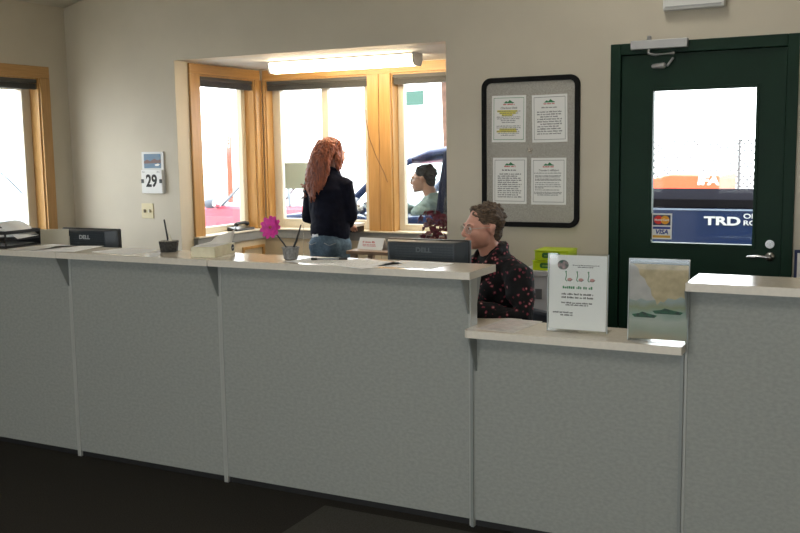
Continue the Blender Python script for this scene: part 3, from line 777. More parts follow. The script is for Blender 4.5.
# filing things in front of the back wall
s = root('low_cabinet', (-1.78, 5.40, 0), 0, 'low white cabinet by the back wall behind the seated person', 'cabinet')
MB().box(-.30,.26,-.20,.19,.04,.555).build('cabinet_body', M_wpl, s, .004)
MB().box(-.29,.25,-.19,.18,0,.04).build('plinth', M_kick, s)
for i in (0,1):
    x0 = -.295+i*.277
    dd = MB().box(x0,x0+.272,-.215,-.2,.05,.545).build('door', M_wpl, s, .002)
    MB().box(x0+.12,x0+.15,-.225,-.215,.45,.46).build('handle', M_chrome, dd)
s = root('file_box', (-1.735, 5.36, .555), 0, 'white cardboard file box on the low white cabinet', 'file box')
MB().box(-.145,.145,-.12,.12,0,.275).build('carton', mat('box_white',(.62,.62,.66),.6), s, .003)
MB().box(-.155,.155,-.13,.13,.255,.285).build('lid', mat('box_white',(.62,.62,.66),.6), s, .003)
MB().box(-.05,-.01,-.123,-.12,.12,.18).build('hand_hole', M_gink, s)
for i, (x, z, lab) in enumerate(((.005, .840, 'lime yellow tray lying directly on the white file box'), (.015, .900, 'lime yellow tray stacked topmost over its twin'))):
    s = root('lime_tray', (-1.715+x, 5.36, z), .03*i, lab, 'tray', None)
    MB().box(-.100,.100,-.10,.10,0,.052).build('tray_body', M_lime, s, .006)
    MB().box(-.103,.103,-.103,.103,.052,.058).build('rim', M_lime, s, .002)
    b = MB(); b.prism(rrect(.055,.015,.012,4), -.1015, -.1, 'y', Matrix.Translation((0,0,.030))); b.build('green_label', mat('label_green',(.05,.20,.04),.5), s)
    b = MB(); words(b, .030, -.04, .04, .012, -.1015); b.build('label_text', mat('label_lime',(.4,.6,.1),.5), s)

# brown side table, tent card, plant
s = root('side_table', (-2.93, 5.64, 0), 0, 'brown topped narrow table standing before the bay opening', 'table')
MB().box(-.26,.42,-.17,.15,.862,.886).build('table_top', M_brown, s, .004)
for x in (-.22,.36):
    for y in (-.13,.11): MB().box(x-.018,x+.018,y-.018,y+.018,0,.862).build('leg', M_brown, s)
s = root('tent_card', (-3.065, 5.57, .886), -.15, 'white folded card with red writing on the brown table', 'card')
ml = Matrix.Rotation(-.45,4,'X')
MB().box(-.105,.105,-.001,.001,0,.085,ml @ Matrix.Shear('XZ',4,(-.35,0)) ).build('front_leaf', M_white, s)
MB().box(-.105,.105,-.001,.001,0,.085,Matrix.Translation((-.0,.074,0)) @ Matrix.Rotation(.45,4,'X') @ Matrix.Shear('XZ',4,(-.35,0))).build('rear_leaf', M_white, s)
b = MB()
for z, h in ((.054,.014),(.036,.008),(.026,.006)): words(b, z, -.055-.3*z, .055-.3*z, h, -.0012, ml)
b.build('red_writing', mat('card_red',(.60,.16,.15),.6), s)
s = root('red_leaf_plant', (-2.61, 5.66, .886), 0, 'potted plant with dark red leaves on the brown table', 'plant')
MB().cyl((0,0,.045), .045, .09, 'z', 24, .06).build('pot', M_pot, s, .003)
b = MB()
for k in range(110):
    th = random.uniform(0,2*PI); rr = .11*math.sqrt(random.random()); z = random.uniform(.08,.27)
    p = Vector((rr*math.cos(th)*1.1, rr*math.sin(th), z - .25*rr))
    nrm = Vector((math.cos(th)*random.uniform(.2,1), math.sin(th)*random.uniform(.2,1), random.uniform(.0,.8))).normalized()
    m4 = Matrix.Translation(p) @ nrm.to_track_quat('Z','X').to_matrix().to_4x4() @ Matrix.Rotation(random.uniform(0,6.3),4,'Z')
    L = random.uniform(.018,.032)
    o0 = [(-L,0,0),(-.5*L,.42*L,.004),(.3*L,.5*L,.005),(L,0,-.003),(.3*L,-.5*L,.005),(-.5*L,-.42*L,.004)]
    A = [b.bm.verts.new(m4 @ Vector(q_)) for q_ in o0]; B_ = [b.bm.verts.new(m4 @ (Vector(q_)-Vector((0,0,.0012)))) for q_ in o0]
    b.bm.faces.new(A); b.bm.faces.new(B_[::-1])
    for i in range(6): b.bm.faces.new([A[i],B_[i],B_[(i+1)%6],A[(i+1)%6]])
b.build('foliage', M_leafr, s)
b = MB()
for k in range(9):
    a = k*.7; b.tube([(0,0,.08),(.05*math.cos(a),.05*math.sin(a),.16),(.07*math.cos(a),.07*math.sin(a),.24)], .003, 6)
b.build('stems', mat('stem_purple',(.08,.02,.03),.6), s)

# phone on the left sill, trinket in the corner, sage sheet on the glass
s = root('desk_phone', (-4.71, 6.38, .910), 0, 'black telephone on the window sill at bay left', 'telephone')
MB().prism([(-.055,0),(.055,0),(.055,.018),(-.055,.040)], -.12, .12, 'x').bm
b = MB(); b.prism([(-.055,0),(.050,0),(.050,.016),(-.055,.034)], -.12, .12, 'y'); b.build('phone_body', M_phone, s, .006)
MB().tube([(0,-.07,.052),(0,-.04,.060),(0,.05,.060),(0,.08,.050)], [.020,.013,.013,.020], 12).build('handset', M_phone, s, 0, True)
MB().tube([(0,-.07,.050),(.03,-.12,.03),(.04,-.16,.006)], .005, 8).build('phone_cord', M_phone, s, 0, True)
s = root('corner_trinket', (-4.59, 6.66, .910), 0, 'tiny dark trinket on the sill corner behind the pink flower', 'ornament')
b = MB(); b.ell((0,0,.014),(.018,.012,.014),sub=2); b.ell((.022,0,.026),(.012,.008,.012),sub=2); b.ell((-.015,0,.03),(.008,.006,.012),sub=2)
b.tube([(.022,0,.03),(.034,0,.045)], .003, 6)
b.build('trinket_body', M_black, s, 0, True)
s = root('taped_sheet', (-4.395, 6.772, 1.34), 0, 'sage green sheet taped on the middle bay window glass', 'paper')
MB().box(-.132,.132,-.002,0,-.105,.115).build('sheet', M_sheetg, s)
b = MB(); b.box(-.15,-.12,-.0025,-.002,.09,.12); b.box(.12,.14,-.0025,-.002,.09,.12); b.build('tape', M_acryl, s)

# ------------------------------------------------------------------ people
def head_vol(b, H, scale=1.0, female=True):
    """H: 4x4 head frame, facing local -y"""
    def e(c, r, rot=None, sub=3):
        m = H @ Matrix.Translation(c) @ (Euler(rot).to_matrix().to_4x4() if rot else Matrix()) @ Matrix.Diagonal((*r,1))
        bmesh.ops.create_icosphere(b.bm, subdivisions=sub, radius=1, matrix=m)
    e((0,.018,.035),(.072,.092,.082)); e((0,-.028,.0),(.062,.066,.075)); e((0,-.030,-.045),(.056,.060,.060))
    e((0,-.048,-.078),(.040,.040,.030)); e((0,-.078,-.096),(.018,.016,.015))
    for sx in (-1,1):
        e((sx*.036,-.060,-.026),(.026,.028,.026)); e((sx*.030,-.083,.022),(.026,.010,.007),(0,sx*.15,0))
        e((sx*.040,-.022,-.062),(.018,.042,.032)); e((sx*.044,-.030,-.040),(.020,.045,.040)); e((sx*.0095,-.103,-.036),(.008,.009,.007))
        e((sx*.030,-.081,.004),(.016,.010,.010)); 
        e((sx*.074,.016,-.010),(.008,.018,.030),(0.25,0,sx*.5)); e((sx*.078,.022,.004),(.007,.017,.016),(0.2,0,sx*.55))
    P = [H@Vector(p) for p in ((0,-.088,.016),(0,-.101,-.004),(0,-.114,-.026),(0,-.108,-.036))]
    b.tube(P, [(.008,.007),(.009,.009),(.012,.010),(.010,.007)], 12)
    e((0,-.090,-.056),(.024,.012,.008)); e((0,-.088,-.070),(.020,.012,.008)); e((0,-.084,-.082),(.022,.012,.01))
def face_parts(H, body, glasses=None):
    for sx in (-1,1):
        b = MB(); b.ell(H@Vector((sx*.030,-.0835,.003)), (.0105,.0105,.0085), sub=3); o = b.build('eye', M_eye, body, 0, True)
        b = MB(); b.ell(H@Vector((sx*.030,-.0925,.003)), (.0048,.0048,.0048), sub=2); b.build('iris', M_iris, o, 0, True)
        b = MB(); b.tube([H@Vector((sx*.016,-.0945,.019)), H@Vector((sx*.032,-.0945,.0235)), H@Vector((sx*.048,-.082,.020))], [(.002,.0025)]*3, 8); b.build('eyebrow', M_hairs, body, 0, True)
    b = MB(); b.tube([H@Vector((-.022,-.0935,-.061)), H@Vector((-.008,-.1015,-.0575)), H@Vector((.008,-.1015,-.0575)), H@Vector((.022,-.0935,-.061))], [(.003,.003),(.004,.004),(.004,.004),(.003,.003)], 8)
    b.tube([H@Vector((-.020,-.0925,-.064)), H@Vector((0,-.1005,-.068)), H@Vector((.020,-.0925,-.064))], [(.003,.003),(.0045,.0045),(.003,.003)], 8)
    b.build('lips', M_lip, body, 0, True)
    if glasses:
        g = MB()
        for sx in (-1,1):
            P = [H@Vector((sx*.034+.026*math.cos(a), -.104+.012*abs(sx*.034+.026*math.cos(a))/.05*.6, -.003+.020*math.sin(a))) for a in [2*PI*k/20 for k in range(21)]]
            g.tube(P, .0011, 6)
            g.tube([H@Vector((sx*.057,-.095,.004)), H@Vector((sx*.076,-.05,.006)), H@Vector((sx*.079,.02,.004))], .0013, 6)
        g.tube([H@Vector((-.011,-.104,.003)), H@Vector((0,-.108,.006)), H@Vector((.011,-.104,.003))], .0012, 6)
        go = g.build('glasses', glasses, body, 0, True)
        for sx in (-1,1):
            l = MB()
            V = [l.bm.verts.new(H@Vector((sx*.034+.025*math.cos(a), -.1035+.012*abs(sx*.034+.025*math.cos(a))/.05*.6, -.003+.019*math.sin(a)))) for a in [2*PI*k/20 for k in range(20)]]
            l.bm.faces.new(V)
            lo = l.build('lens', glass_mat('spectacle_lens',(.93,.95,.95),.12), go)
            lo.modifiers.new('s','SOLIDIFY').thickness = .001
def hand(b, wrist, direction, palm_n, curl=.5, side=1, sc_=1.0):
    """wrist, pointing direction, palm normal (the side fingers curl to)"""
    d_ = Vector(direction).normalized(); n_ = Vector(palm_n); n_ = (n_-d_*n_.dot(d_)).normalized(); t = d_.cross(n_)*side  # t: thumb side
    w = Vector(wrist)
    b.tube([w-d_*.02, w+d_*.03, w+d_*.08*sc_], [(.018,.024),(.014,.034),(.011,.038)], 14, up=n_)
    for i, (off, L) in enumerate(((.028,.068),(.009,.076),(-.010,.071),(-.028,.056))):
        p = w+d_*.082*sc_+t*off; a = 0; pts = [p-d_*.015]; seg = L/3
        for k in range(3):
            a += curl*(.5+.3*k); p = p+(d_*math.cos(a)+n_*math.sin(a))*seg; pts.append(p)
        b.tube(pts, [.0088,.0088,.0080,.0068], 10)
    p = w+d_*.025+t*.026
    b.tube([p-t*.012, p+t*.016+d_*.022+n_*.008, p+t*.022+d_*.048+n_*.016, p+t*.018+d_*.068+n_*.022], [.012,.011,.0098,.008], 10)

# ---- seated person (woman in floral blouse)
A_ = -.60
s = root('person', (-1.756, 4.587, 0), A_, 'person in dark floral blouse and glasses seated behind the low counter', 'person')
Hd = Matrix.Translation((0,-.105,1.150)) @ Matrix.Rotation(-.10,4,'Z') @ Matrix.Rotation(.03,4,'X')
b = MB(); head_vol(b, Hd)
b.tube([(0,-.088,1.10),(0,-.062,1.03),(0,-.035,.97)], [(.050,.055),(.052,.056),(.062,.058)], 18)
b.tube([(0,-.035,.965),(0,-.02,.90),(0,-.01,.80),(0,0,.68),(0,.01,.58),(0,.0,.53)], [(.095,.055),(.150,.09),(.145,.10),(.14,.10),(.16,.12),(.15,.11)], 24, up=(1,0,0))
ARM = {}
for sx in (-1,1):
    sh, el, wr = Vector((sx*.202,-.03,.925)), Vector((sx*.285,-.06,.715)), Vector((sx*.14,-.31,.765))
    ARM[sx] = (sh, el, wr)
    b.tube([sh-Vector((sx*.05,0,0)), sh, sh.lerp(el,.5), el, el.lerp(wr,.5), wr], [.040,.046,.043,.038,.034,.024], 14)
    hand(b, wr, (-sx*.15,-1,-.08), (0,-.1,-1), .45, 1 if sx>0 else -1)
    hip, kn, an = Vector((sx*.09,-.02,.54)), Vector((sx*.12,-.43,.53)), Vector((sx*.12,-.40,.10))
    b.tube([hip, hip.lerp(kn,.5), kn, kn.lerp(an,.4), an, an-Vector((0,0,.04))], [.085,.078,.055,.052,.034,.035], 14)
    b.tube([an+Vector((0,.03,-.055)), an+Vector((0,-.06,-.06)), an+Vector((0,-.15,-.07))], [(.03,.035),(.035,.028),(.035,.02)], 12)
body = b.melt('body', M_skin, s, .0042, 7)
face_parts(Hd, body, M_wire)
# blouse
b = MB()
b.tube([(0,-.030,1.01),(0,-.03,.975),(0,-.02,.90),(0,-.015,.80),(0,-.005,.68),(0,.0,.58)], [(.085,.075),(.150,.098),(.198,.128),(.190,.138),(.180,.140),(.195,.150)], 28, up=(1,0,0))
b.ell((-.07,-.115,.835),(.065,.05,.06)); b.ell((.07,-.115,.835),(.065,.05,.06))
for sx in (-1,1):
    sh, el, wr = ARM[sx]
    b.tube([sh-Vector((sx*.06,0,-.012)), sh+Vector((sx*.008,0,-.008)), sh.lerp(el,.5), el, el.lerp(wr,.5), el.lerp(wr,.92)], [.066,.076,.074,.070,.060,.048], 16)
    # collar
    b.tube([(sx*.014,-.160,.885),(sx*.060,-.135,.965),(sx*.075,-.06,1.030),(sx*.045,.012,1.050),(0,.028,1.055)], [(.012,.014),(.020,.016),(.018,.020),(.016,.022),(.015,.022)], 10)
o = b.melt('blouse', M_blouse, body, .0055, 3, disp=.012, dscale=.06)
# open neckline wedge showing skin
b = MB(); b.prism([(-.040,.985),(.040,.985),(.004,.875),(-.004,.875)], -.152, -.06, 'y')
b = MB(); b.tube([(0,-.055,.995),(0,-.095,.955),(0,-.130,.905)], [(.052,.03),(.036,.022),(.010,.016)], 14, up=(1,0,0))
finish(b.build('neckline_skin', M_skin, body, 0, True))
for k in range(4):
    b = MB(); b.ell((.002,-.150-.0*k,.86-.05*k),(.006,.004,.006),sub=2); b.build('button', M_chrome, o, 0, True)
b = MB()
for sx in (-1,1):
    hip, kn, an = Vector((sx*.09,-.0,.545)), Vector((sx*.12,-.43,.53)), Vector((sx*.12,-.40,.10))
    b.tube([hip, hip.lerp(kn,.5), kn, kn.lerp(an,.4), an], [.105,.092,.070,.068,.058], 14)
b.tube([(0,.01,.53),(0,0,.62)], [(.18,.145),(.17,.13)], 20, up=(1,0,0))
b.melt('trousers', M_trous, body, .009, 3)
for sx in (-1,1):
    an = Vector((sx*.12,-.40,.10))
    MB().tube([an+Vector((0,.04,-.062)), an+Vector((0,-.05,-.062)), an+Vector((0,-.17,-.067))], [(.040,.036),(.042,.038),(.040,.030)], 14).build('shoe', M_shoe, body, 0, True)
# hair: short, wavy
def hair_short(H, body, m, r=(.077,.094,.079), c=(0,.025,.042), tufts=60, seed=2, front=.035, amp=.012):
    random.seed(seed); b = MB()
    bmesh.ops.create_icosphere(b.bm, subdivisions=4, radius=1, matrix=H @ Matrix.Translation(c) @ Matrix.Diagonal((*r,1)))
    # clear the face: flatten what lies in front of the hairline
    Hi = H.inverted()
    for v in b.bm.verts:
        p = Hi @ v.co
        if p.z > .082: lim = -.075
        elif p.z > .0: lim = -.026-.046*(p.z/.082)**.7
        else: lim = .030
        if abs(p.x) > .045 and p.z < .020: lim = max(lim, .032 if p.z < .006 else .004)
        if p.y < lim:
            p.y = lim
            v.co = H @ Vector((p.x*.93, p.y, p.z))
    bmesh.ops.create_icosphere(b.bm, subdivisions=3, radius=1, matrix=H @ Matrix.Translation((0,.062,-.022)) @ Matrix.Diagonal((.056,.044,.062,1)))
    for k in range(tufts):
        a = random.uniform(0,2*PI); zz = random.uniform(-.9,1)
        if zz < .45 and math.sin(a) < .15: continue
        q_ = Vector((r[0]*math.cos(a)*math.sqrt(1-zz*zz), r[1]*math.sin(a)*math.sqrt(1-zz*zz), r[2]*zz)) + Vector(c)
        if q_.y < -.045 and q_.z < .105: continue
        e = Matrix.Translation(q_) @ Euler((random.uniform(-.6,.6),random.uniform(-.6,.6),random.uniform(-3,3))).to_matrix().to_4x4() @ Matrix.Diagonal((.009+random.random()*.008,.018+random.random()*.010,.006+random.random()*.005,1))
        bmesh.ops.create_icosphere(b.bm, subdivisions=2, radius=1, matrix=H @ e)
    return b.melt('hair', m, body, .004, 2, disp=amp, dscale=.018)
hair_short(Hd, body, M_hairs, tufts=110)
# office chair
ch = root('office_chair', (-1.756, 4.587, 0), A_, 'dark office chair under the seated person in the floral blouse', 'chair')
MB().box(-.24,.24,-.25,.20,.385,.435).build('seat', M_chair, ch, .03)
MB().box(-.15,.15,.205,.25,.47,.70).build('backrest', M_chair, ch, .02)
b = MB(); b.tube([(0,.15,.40),(0,.27,.42),(0,.27,.60)], .014, 8); b.build('back_support', M_black, ch)
MB().cyl((0,0,.24), .025, .29).build('gas_column', M_black, ch)
for k in range(5):
    a = k*2*PI/5+.3; l = MB().tube([(0,0,.11),(.27*math.cos(a),.27*math.sin(a),.075)], [.022,.015], 8).build('leg', M_black, ch)
    MB().cyl((.27*math.cos(a),.27*math.sin(a),.0275), .0275, .03, 'x', 16).build('caster', M_black, l)

# ---- standing person (auburn hair, navy jacket)
s = root('person', (-3.635, 6.02, 0), math.radians(178), 'person with long auburn hair, navy jacket and jeans at the bay window', 'person')
Hs = Matrix.Translation((-.012,-.030,1.525)) @ Matrix.Rotation(-.22,4,'Z') @ Matrix.Rotation(.06,4,'X')
b = MB(); head_vol(b, Hs)
b.tube([(-.005,-.012,1.47),(0,-.0,1.41),(0,.012,1.36)], [.046,.048,.06], 16)
b.tube([(0,.012,1.355),(0,.015,1.29),(0,.01,1.16),(0,.005,1.04),(0,.0,.95),(0,0,.88)], [(.10,.055),(.130,.085),(.120,.09),(.105,.085),(.118,.088),(.118,.09)], 24, up=(1,0,0))
SA = {}
for sx in (-1,1):
    sh = Vector((sx*.140,.01,1.31))
    el, wr = (Vector((-.160,-.03,1.06)), Vector((.0,-.205,.985))) if sx < 0 else (Vector((.200,-.0,1.05)), Vector((.15,-.22,.975)))
    SA[sx] = (sh, el, wr)
    b.tube([sh-Vector((sx*.05,0,0)), sh, sh.lerp(el,.5), el, el.lerp(wr,.5), wr], [.045,.046,.040,.034,.030,.022], 14)
    hand(b, wr, (-sx*.1,-1,-.12), (sx*.1,-.1,-1), .45, 1 if sx>0 else -1)
    hip, kn, an = Vector((sx*.070,0,.86)), Vector((sx*.09,-.01,.48)), Vector((sx*.09,.02,.09))
    b.tube([hip, hip.lerp(kn,.5), kn, kn.lerp(an,.35), an, an-Vector((0,0,.03))], [.060,.060,.050,.050,.034,.035], 14)
    b.tube([an+Vector((0,.03,-.055)), an+Vector((0,-.06,-.06)), an+Vector((0,-.15,-.07))], [(.03,.03),(.035,.025),(.035,.018)], 12)
body = b.melt('body', M_skin2, s, .0048, 5)
face_parts(Hs, body)
b = MB()
b.tube([(0,.012,1.372),(0,.014,1.335),(0,.018,1.27),(0,.015,1.16),(0,.008,1.04),(0,.003,.965),(0,.003,.935)], [(.090,.085),(.135,.095),(.160,.118),(.154,.122),(.150,.125),(.160,.130),(.155,.124)], 28, up=(1,0,0))
for sx in (-1,1):
    sh, el, wr = SA[sx]
    b.tube([sh-Vector((sx*.06,0,-.01)), sh+Vector((sx*.005,0,-.01)), sh.lerp(el,.5), el, el.lerp(wr,.5), el.lerp(wr,.93)], [.060,.062,.056,.050,.044,.038], 16)
b.tube([(-.06,-.04,1.385),(-.07,.02,1.395),(0,.075,1.40),(.07,.02,1.395),(.06,-.04,1.385)], [(.014,.022)]*5, 10)
o = b.melt('jacket', M_navy, body, .006, 4, disp=.022, dscale=.09)
MB().tube([(.03,.128,.938),(.09,.105,.928),(.13,.06,.925)], [(.003,.012),(.004,.018),(.003,.012)], 8).build('shirt_hem', mat('pale_shirt',(.60,.62,.64),.8), body, 0, True)
b = MB()
b.tube([(0,.0,.96),(0,.006,.90),(0,.012,.82)], [(.140,.112),(.146,.132),(.145,.125)], 24, up=(1,0,0))
for sx in (-1,1):
    hip, kn, an = Vector((sx*.08,.005,.86)), Vector((sx*.09,-.005,.48)), Vector((sx*.09,.02,.09))
    b.tube([hip, hip.lerp(kn,.5), kn, kn.lerp(an,.35), an-Vector((0,0,.03))], [.090,.082,.066,.064,.055], 16)
    b.ell((sx*.064,.075,.855),(.075,.065,.075))
jn = b.melt('jeans', M_jean, body, .007, 3, disp=.008, dscale=.05)
for sx in (-1,1):
    b = MB(); b.tube([(sx*.035,.1465,.885),(sx*.08,.148,.868),(sx*.122,.128,.885)], .0025, 6); b.build('pocket_stitch', M_stitch, jn, 0, True)
    an = Vector((sx*.09,.02,.09))
    MB().tube([an+Vector((0,.04,-.052)), an+Vector((0,-.05,-.054)), an+Vector((0,-.16,-.060))], [(.040,.034),(.042,.034),(.038,.026)], 14).build('shoe', M_shoe, body, 0, True)
# long wavy hair: locks fused
random.seed(5); b = MB()
bmesh.ops.create_icosphere(b.bm, subdivisions=3, radius=1, matrix=Hs @ Matrix.Translation((0,.028,.040)) @ Matrix.Diagonal((.083,.096,.085,1)))
for k in range(64):
    a = -.45+ (PI+.9)*k/63 + random.uniform(-.05,.05)          # around the back of the head
    st = Hs @ Vector((.070*math.cos(a), .030+.080*math.sin(a), .055+random.uniform(-.03,.035)))
    Ln = random.uniform(.16,.24) + .14*max(0, math.sin(a))
    if math.sin(a) < .1: Ln *= .72
    end = Vector((st.x*1.18 + .035, max(st.y,.0)*.5+.115+.02*math.sin(a), st.z-Ln-.03))
    if math.sin(a) < .15: end = Vector((st.x*1.25, st.y+.02, st.z-Ln))
    pts = []; ph = random.uniform(0,6.3)
    for i in range(9):
        t = i/8; p = st.lerp(end, t); sw = .010*t
        drop = math.sin(min(1,t*1.8)*PI/2)
        out = Vector((end.x-st.x, end.y-st.y, 0))*(drop-t)*.45
        p = p+out+Vector((sw*math.sin(ph+t*11), sw*.6*math.cos(ph+t*9), 0)); pts.append(p)
    b.tube(pts, [.017,.019,.019,.018,.018,.017,.015,.012,.005], 8)
b.melt('hair', M_hairr, body, .0048, 1, disp=.014, dscale=.016)
# loose curls at left
b = MB()
for k in range(7):
    p0 = Vector((.125+random.uniform(-.01,.02), .10, 1.34-random.uniform(0,.12))); pts = []
    for i in range(12):
        t = i/11; pts.append(p0+Vector((.05*t+.014*math.sin(t*9+k), .012*math.cos(t*9+k)-.02*t, -.05*t*(k%3-.3))))
    b.tube(pts, .0035, 6)
b.build('loose_curls', M_hairr, body, 0, True)

# ------------------------------------------------------------------ outside
b = MB(); b.box(-60, 40, 6.80, 60, GZ-.1, GZ); b.box(-60, LW-.14, -40, 6.80, GZ-.1, GZ); b.box(RW+.14, 40, -40, 6.80, GZ-.1, GZ); b.box(LW-.14, RW+.14, -40, FW-.14, GZ-.1, GZ)
struct(b.build('ground', M_conc))

def wheel(parent, x, y, r=.34, w=.22):
    o = MB().cyl((x,y,GZ+r), r, w, 'y', 32).build('wheel', M_tyre, parent, .02)
    MB().cyl((x,y-w/2-.001,GZ+r), r*.62, .02, 'y', 24).build('rim', M_chrome, o)
def vehicle(kind, paint, x, y, lab, cat, prof, belt, roofpts, width, wheels, pillars, mirror, rz=0, r=.34, tint=False):
    """side profile in (x,z), nose towards -x; near side at local y=0"""
    s = root(kind, (x,y,0), rz, lab, cat)
    W = width
    b = MB(); b.prism(prof, 0.0, W); b.build('body', paint, s, .05)
    # greenhouse: roof slab and pillars, leaning inwards
    lean = .14
    x0, x1 = roofpts[0], roofpts[-1]
    zr = [p[1] for p in roofpts]
    b = MB(); n = len(roofpts)
    T1 = [[b.bm.verts.new((p[0], yy, p[1]+dz)) for p in roofpts] for yy, dz in ((lean,0),(lean+.10,.045),(W-lean-.10,.045),(W-lean,0),(W-lean-.02,-.03),(lean+.02,-.03))]
    for i in range(6):
        for k in range(n-1): b.bm.faces.new([T1[i][k],T1[i][k+1],T1[(i+1)%6][k+1],T1[(i+1)%6][k]])
    b.bm.faces.new([T1[i][0] for i in range(6)]); b.bm.faces.new([T1[i][-1] for i in range(6)][::-1])
    bmesh.ops.recalc_face_normals(b.bm, faces=b.bm.faces)
    b.build('roof', paint, s, 0, True)
    pr = 1.0 if tint else .6
    for ip, (bot, top) in enumerate(pillars):
        for yy, sg in ((.03,1),(W-.03,-1)):
            b = MB()
            b.tube([(bot[0],yy,bot[1]),((bot[0]+top[0])/2,yy+sg*(lean-.03)*.45,(bot[1]+top[1])/2+(.07 if tint and ip == 0 else .005)),(top[0],yy+sg*(lean-.02),top[1])], [(.035*pr,.028*pr),(.032*pr,.025*pr),(.03*pr,.022*pr)], 10)
            b.build('pillar', paint if (ip == 0 and tint) else mat('car_pillar_grey',(.10,.12,.14),.4) if not tint else M_trimk, s, 0, True)
    # glass: side panes between pillars, windscreen, rear pane
    b = MB()
    def quad(P):
        V = [b.bm.verts.new(p) for p in P]; b.bm.faces.new(V)
    for (b0,t0),(b1,t1) in zip(pillars, pillars[1:]):
        for yy, sg in ((.035,1),(W-.035,-1)):
            quad([(b0[0],yy,b0[1]),(b1[0],yy,b1[1]),(t1[0],yy+sg*(lean-.03),t1[1]),(t0[0],yy+sg*(lean-.03),t0[1])])
    for bb, tt in (pillars[0], pillars[-1]):
        quad([(bb[0],.04,bb[1]),(bb[0],W-.04,bb[1]),(tt[0],W-lean,tt[1]),(tt[0],lean,tt[1])])
    if tint:
        b2 = MB(); (b0,t0),(b1,t1) = pillars[1], pillars[2]
        for yy, sg in ((.028,1),(W-.028,-1)):
            b2.bm.faces.new([b2.bm.verts.new(p) for p in ((b0[0],yy,b0[1]),(b1[0],yy,b1[1]),(t1[0],yy+sg*(lean-.03),t1[1]),(t0[0],yy+sg*(lean-.03),t0[1]))])
        g2 = b2.build('rear_side_glass', glass_mat('tinted_glass',(.16,.20,.26),.1,.01), s); g2.modifiers.new('s','SOLIDIFY').thickness = .004
    g = b.build('glazing', M_cglass, s); g.modifiers.new('s','SOLIDIFY').thickness = .004
    for wx in wheels:
        for yy in (.11, W-.11): wheel(s, wx, yy, r)
        for yy in (-.004, W-.02):
            b = MB(); b.cyl((wx,yy+.012,GZ+r+.02), r+.06, .024, 'y', 32); b.build('wheel_arch', M_trimk, s)
    mx, mz = mirror
    b = MB(); b.tube([(mx+.035,-.14,mz),(mx-.03,-.15,mz),(mx-.06,-.16,mz-.005)],[(.11,.075),(.11,.075),(.08,.05)],20,up=(0,1,0)); b.tube([(mx+.02,-.03,mz-.05),(mx+.01,.03,mz-.06)],.025,8)
    mo = b.build('wing_mirror', mat('mirror_shell',(.06,.07,.09),.35), s, 0, True)
    MB().tube([(mx+.102,-.14,mz),(mx+.105,-.14,mz)],[(.085,.058),(.085,.058)],20,up=(0,1,0)).build('mirror_glass', M_chrome, mo)
    return s
# blue pickup at the drive-up window: near side y=7.15
tp = [(-5.15,GZ+.30),(-5.22,.45),(-5.18,.78),(-5.05,.93),(-4.80,.985),(-4.25,1.03),(-3.95,.97),(-3.4,1.00),(-2.9,1.03),(-2.30,1.06),(-2.28,1.105),(-.50,1.105),(-.42,1.06),(-.42,.45),(-.50,GZ+.30)]
pil = [((-4.22,1.02),(-3.60,1.455)),((-3.28,1.0),(-3.26,1.52)),((-2.32,1.05),(-2.45,1.50))]
tr = vehicle('pickup_truck', M_blue, 0, 7.15, 'blue pickup truck parked outside along the drive-up window', 'truck', tp, 1.0,
             [(-3.64,1.455),(-3.45,1.51),(-3.1,1.55),(-2.7,1.55),(-2.42,1.52)], 1.75, [-4.35,-1.15], pil, (-4.02,1.08), tint=True)
for y in (0.0, 1.69):
    MB().box(-2.27,-.43,y-.008,y+.07,1.098,1.163).build('bed_rail_cap', mat('black_vinyl_cover',(.010,.010,.013),1,spec=0), tr, .008)
MB().box(-2.25,-.45,.063,1.682,1.125,1.161).build('bed_cover', mat('black_vinyl_cover',(.010,.010,.013),1,spec=0), tr)
b = MB(); b.box(-2.27,-.43,-.004,.0,1.080,1.092); finish(b.build('bed_crease', mat('pale_blue_line',(.25,.33,.48),.3), tr))
text('decal_letters', 'TRD', .083, (-1.028,-.003,1.003), M_decal, tr, sx=1.55, bold=.003, extr=.002)
text('decal_words', 'OFF\nROAD', .048, (-.885,-.003,1.018), M_decal, tr, sx=1.35, bold=.001, extr=.002, align='LEFT').data.transform(Matrix.Translation((0,0,.0)))
b = MB(); b.tube([(-3.05,-.012,.92),(-2.90,-.025,.925),(-2.85,-.012,.92)],.010,8); b.build('door_handle', M_blue, tr, 0, True)
b = MB(); b.box(-3.01,-3.0,-.003,.0,.35,1.0); b.box(-4.15,-4.14,-.003,.0,.40,1.0); b.build('door_gap', M_trimk, tr)
# cab interior
for yy in (.28, 1.02):
    q_ = MB(); q_.box(-3.58,-3.08,yy,yy+.46,.50,.68); q_.build('seat', M_seat, tr, .04)
    q_ = MB(); q_.prism([(-3.18,.62),(-3.04,.62),(-2.98,1.22),(-3.10,1.22)], yy, yy+.46); q_.build('seat_back', M_seat, tr, .03)
    q_ = MB(); q_.box(-3.10,-3.01,yy+.12,yy+.34,1.22,1.38); q_.build('headrest', M_seat, tr, .03)
b = MB(); P = [Vector((-3.98,.51+.18*math.cos(a),1.02)) + Vector((-.07*math.sin(a),0,.165*math.sin(a))) for a in [2*PI*k/24 for k in range(25)]]
b.tube(P, .013, 8); b.tube([(-3.98,.34,1.02),(-3.98,.68,1.02)],.012,6); b.build('steering_wheel', mat('light_grey_wheel',(.35,.36,.36),.5), tr, 0, True)
b = MB(); b.prism([(-4.22,.95),(-4.02,1.0),(-3.95,1.0),(-3.9,.92),(-3.95,.7),(-4.2,.7)], .08, 1.67); b.build('dashboard', M_seat, tr, .02)

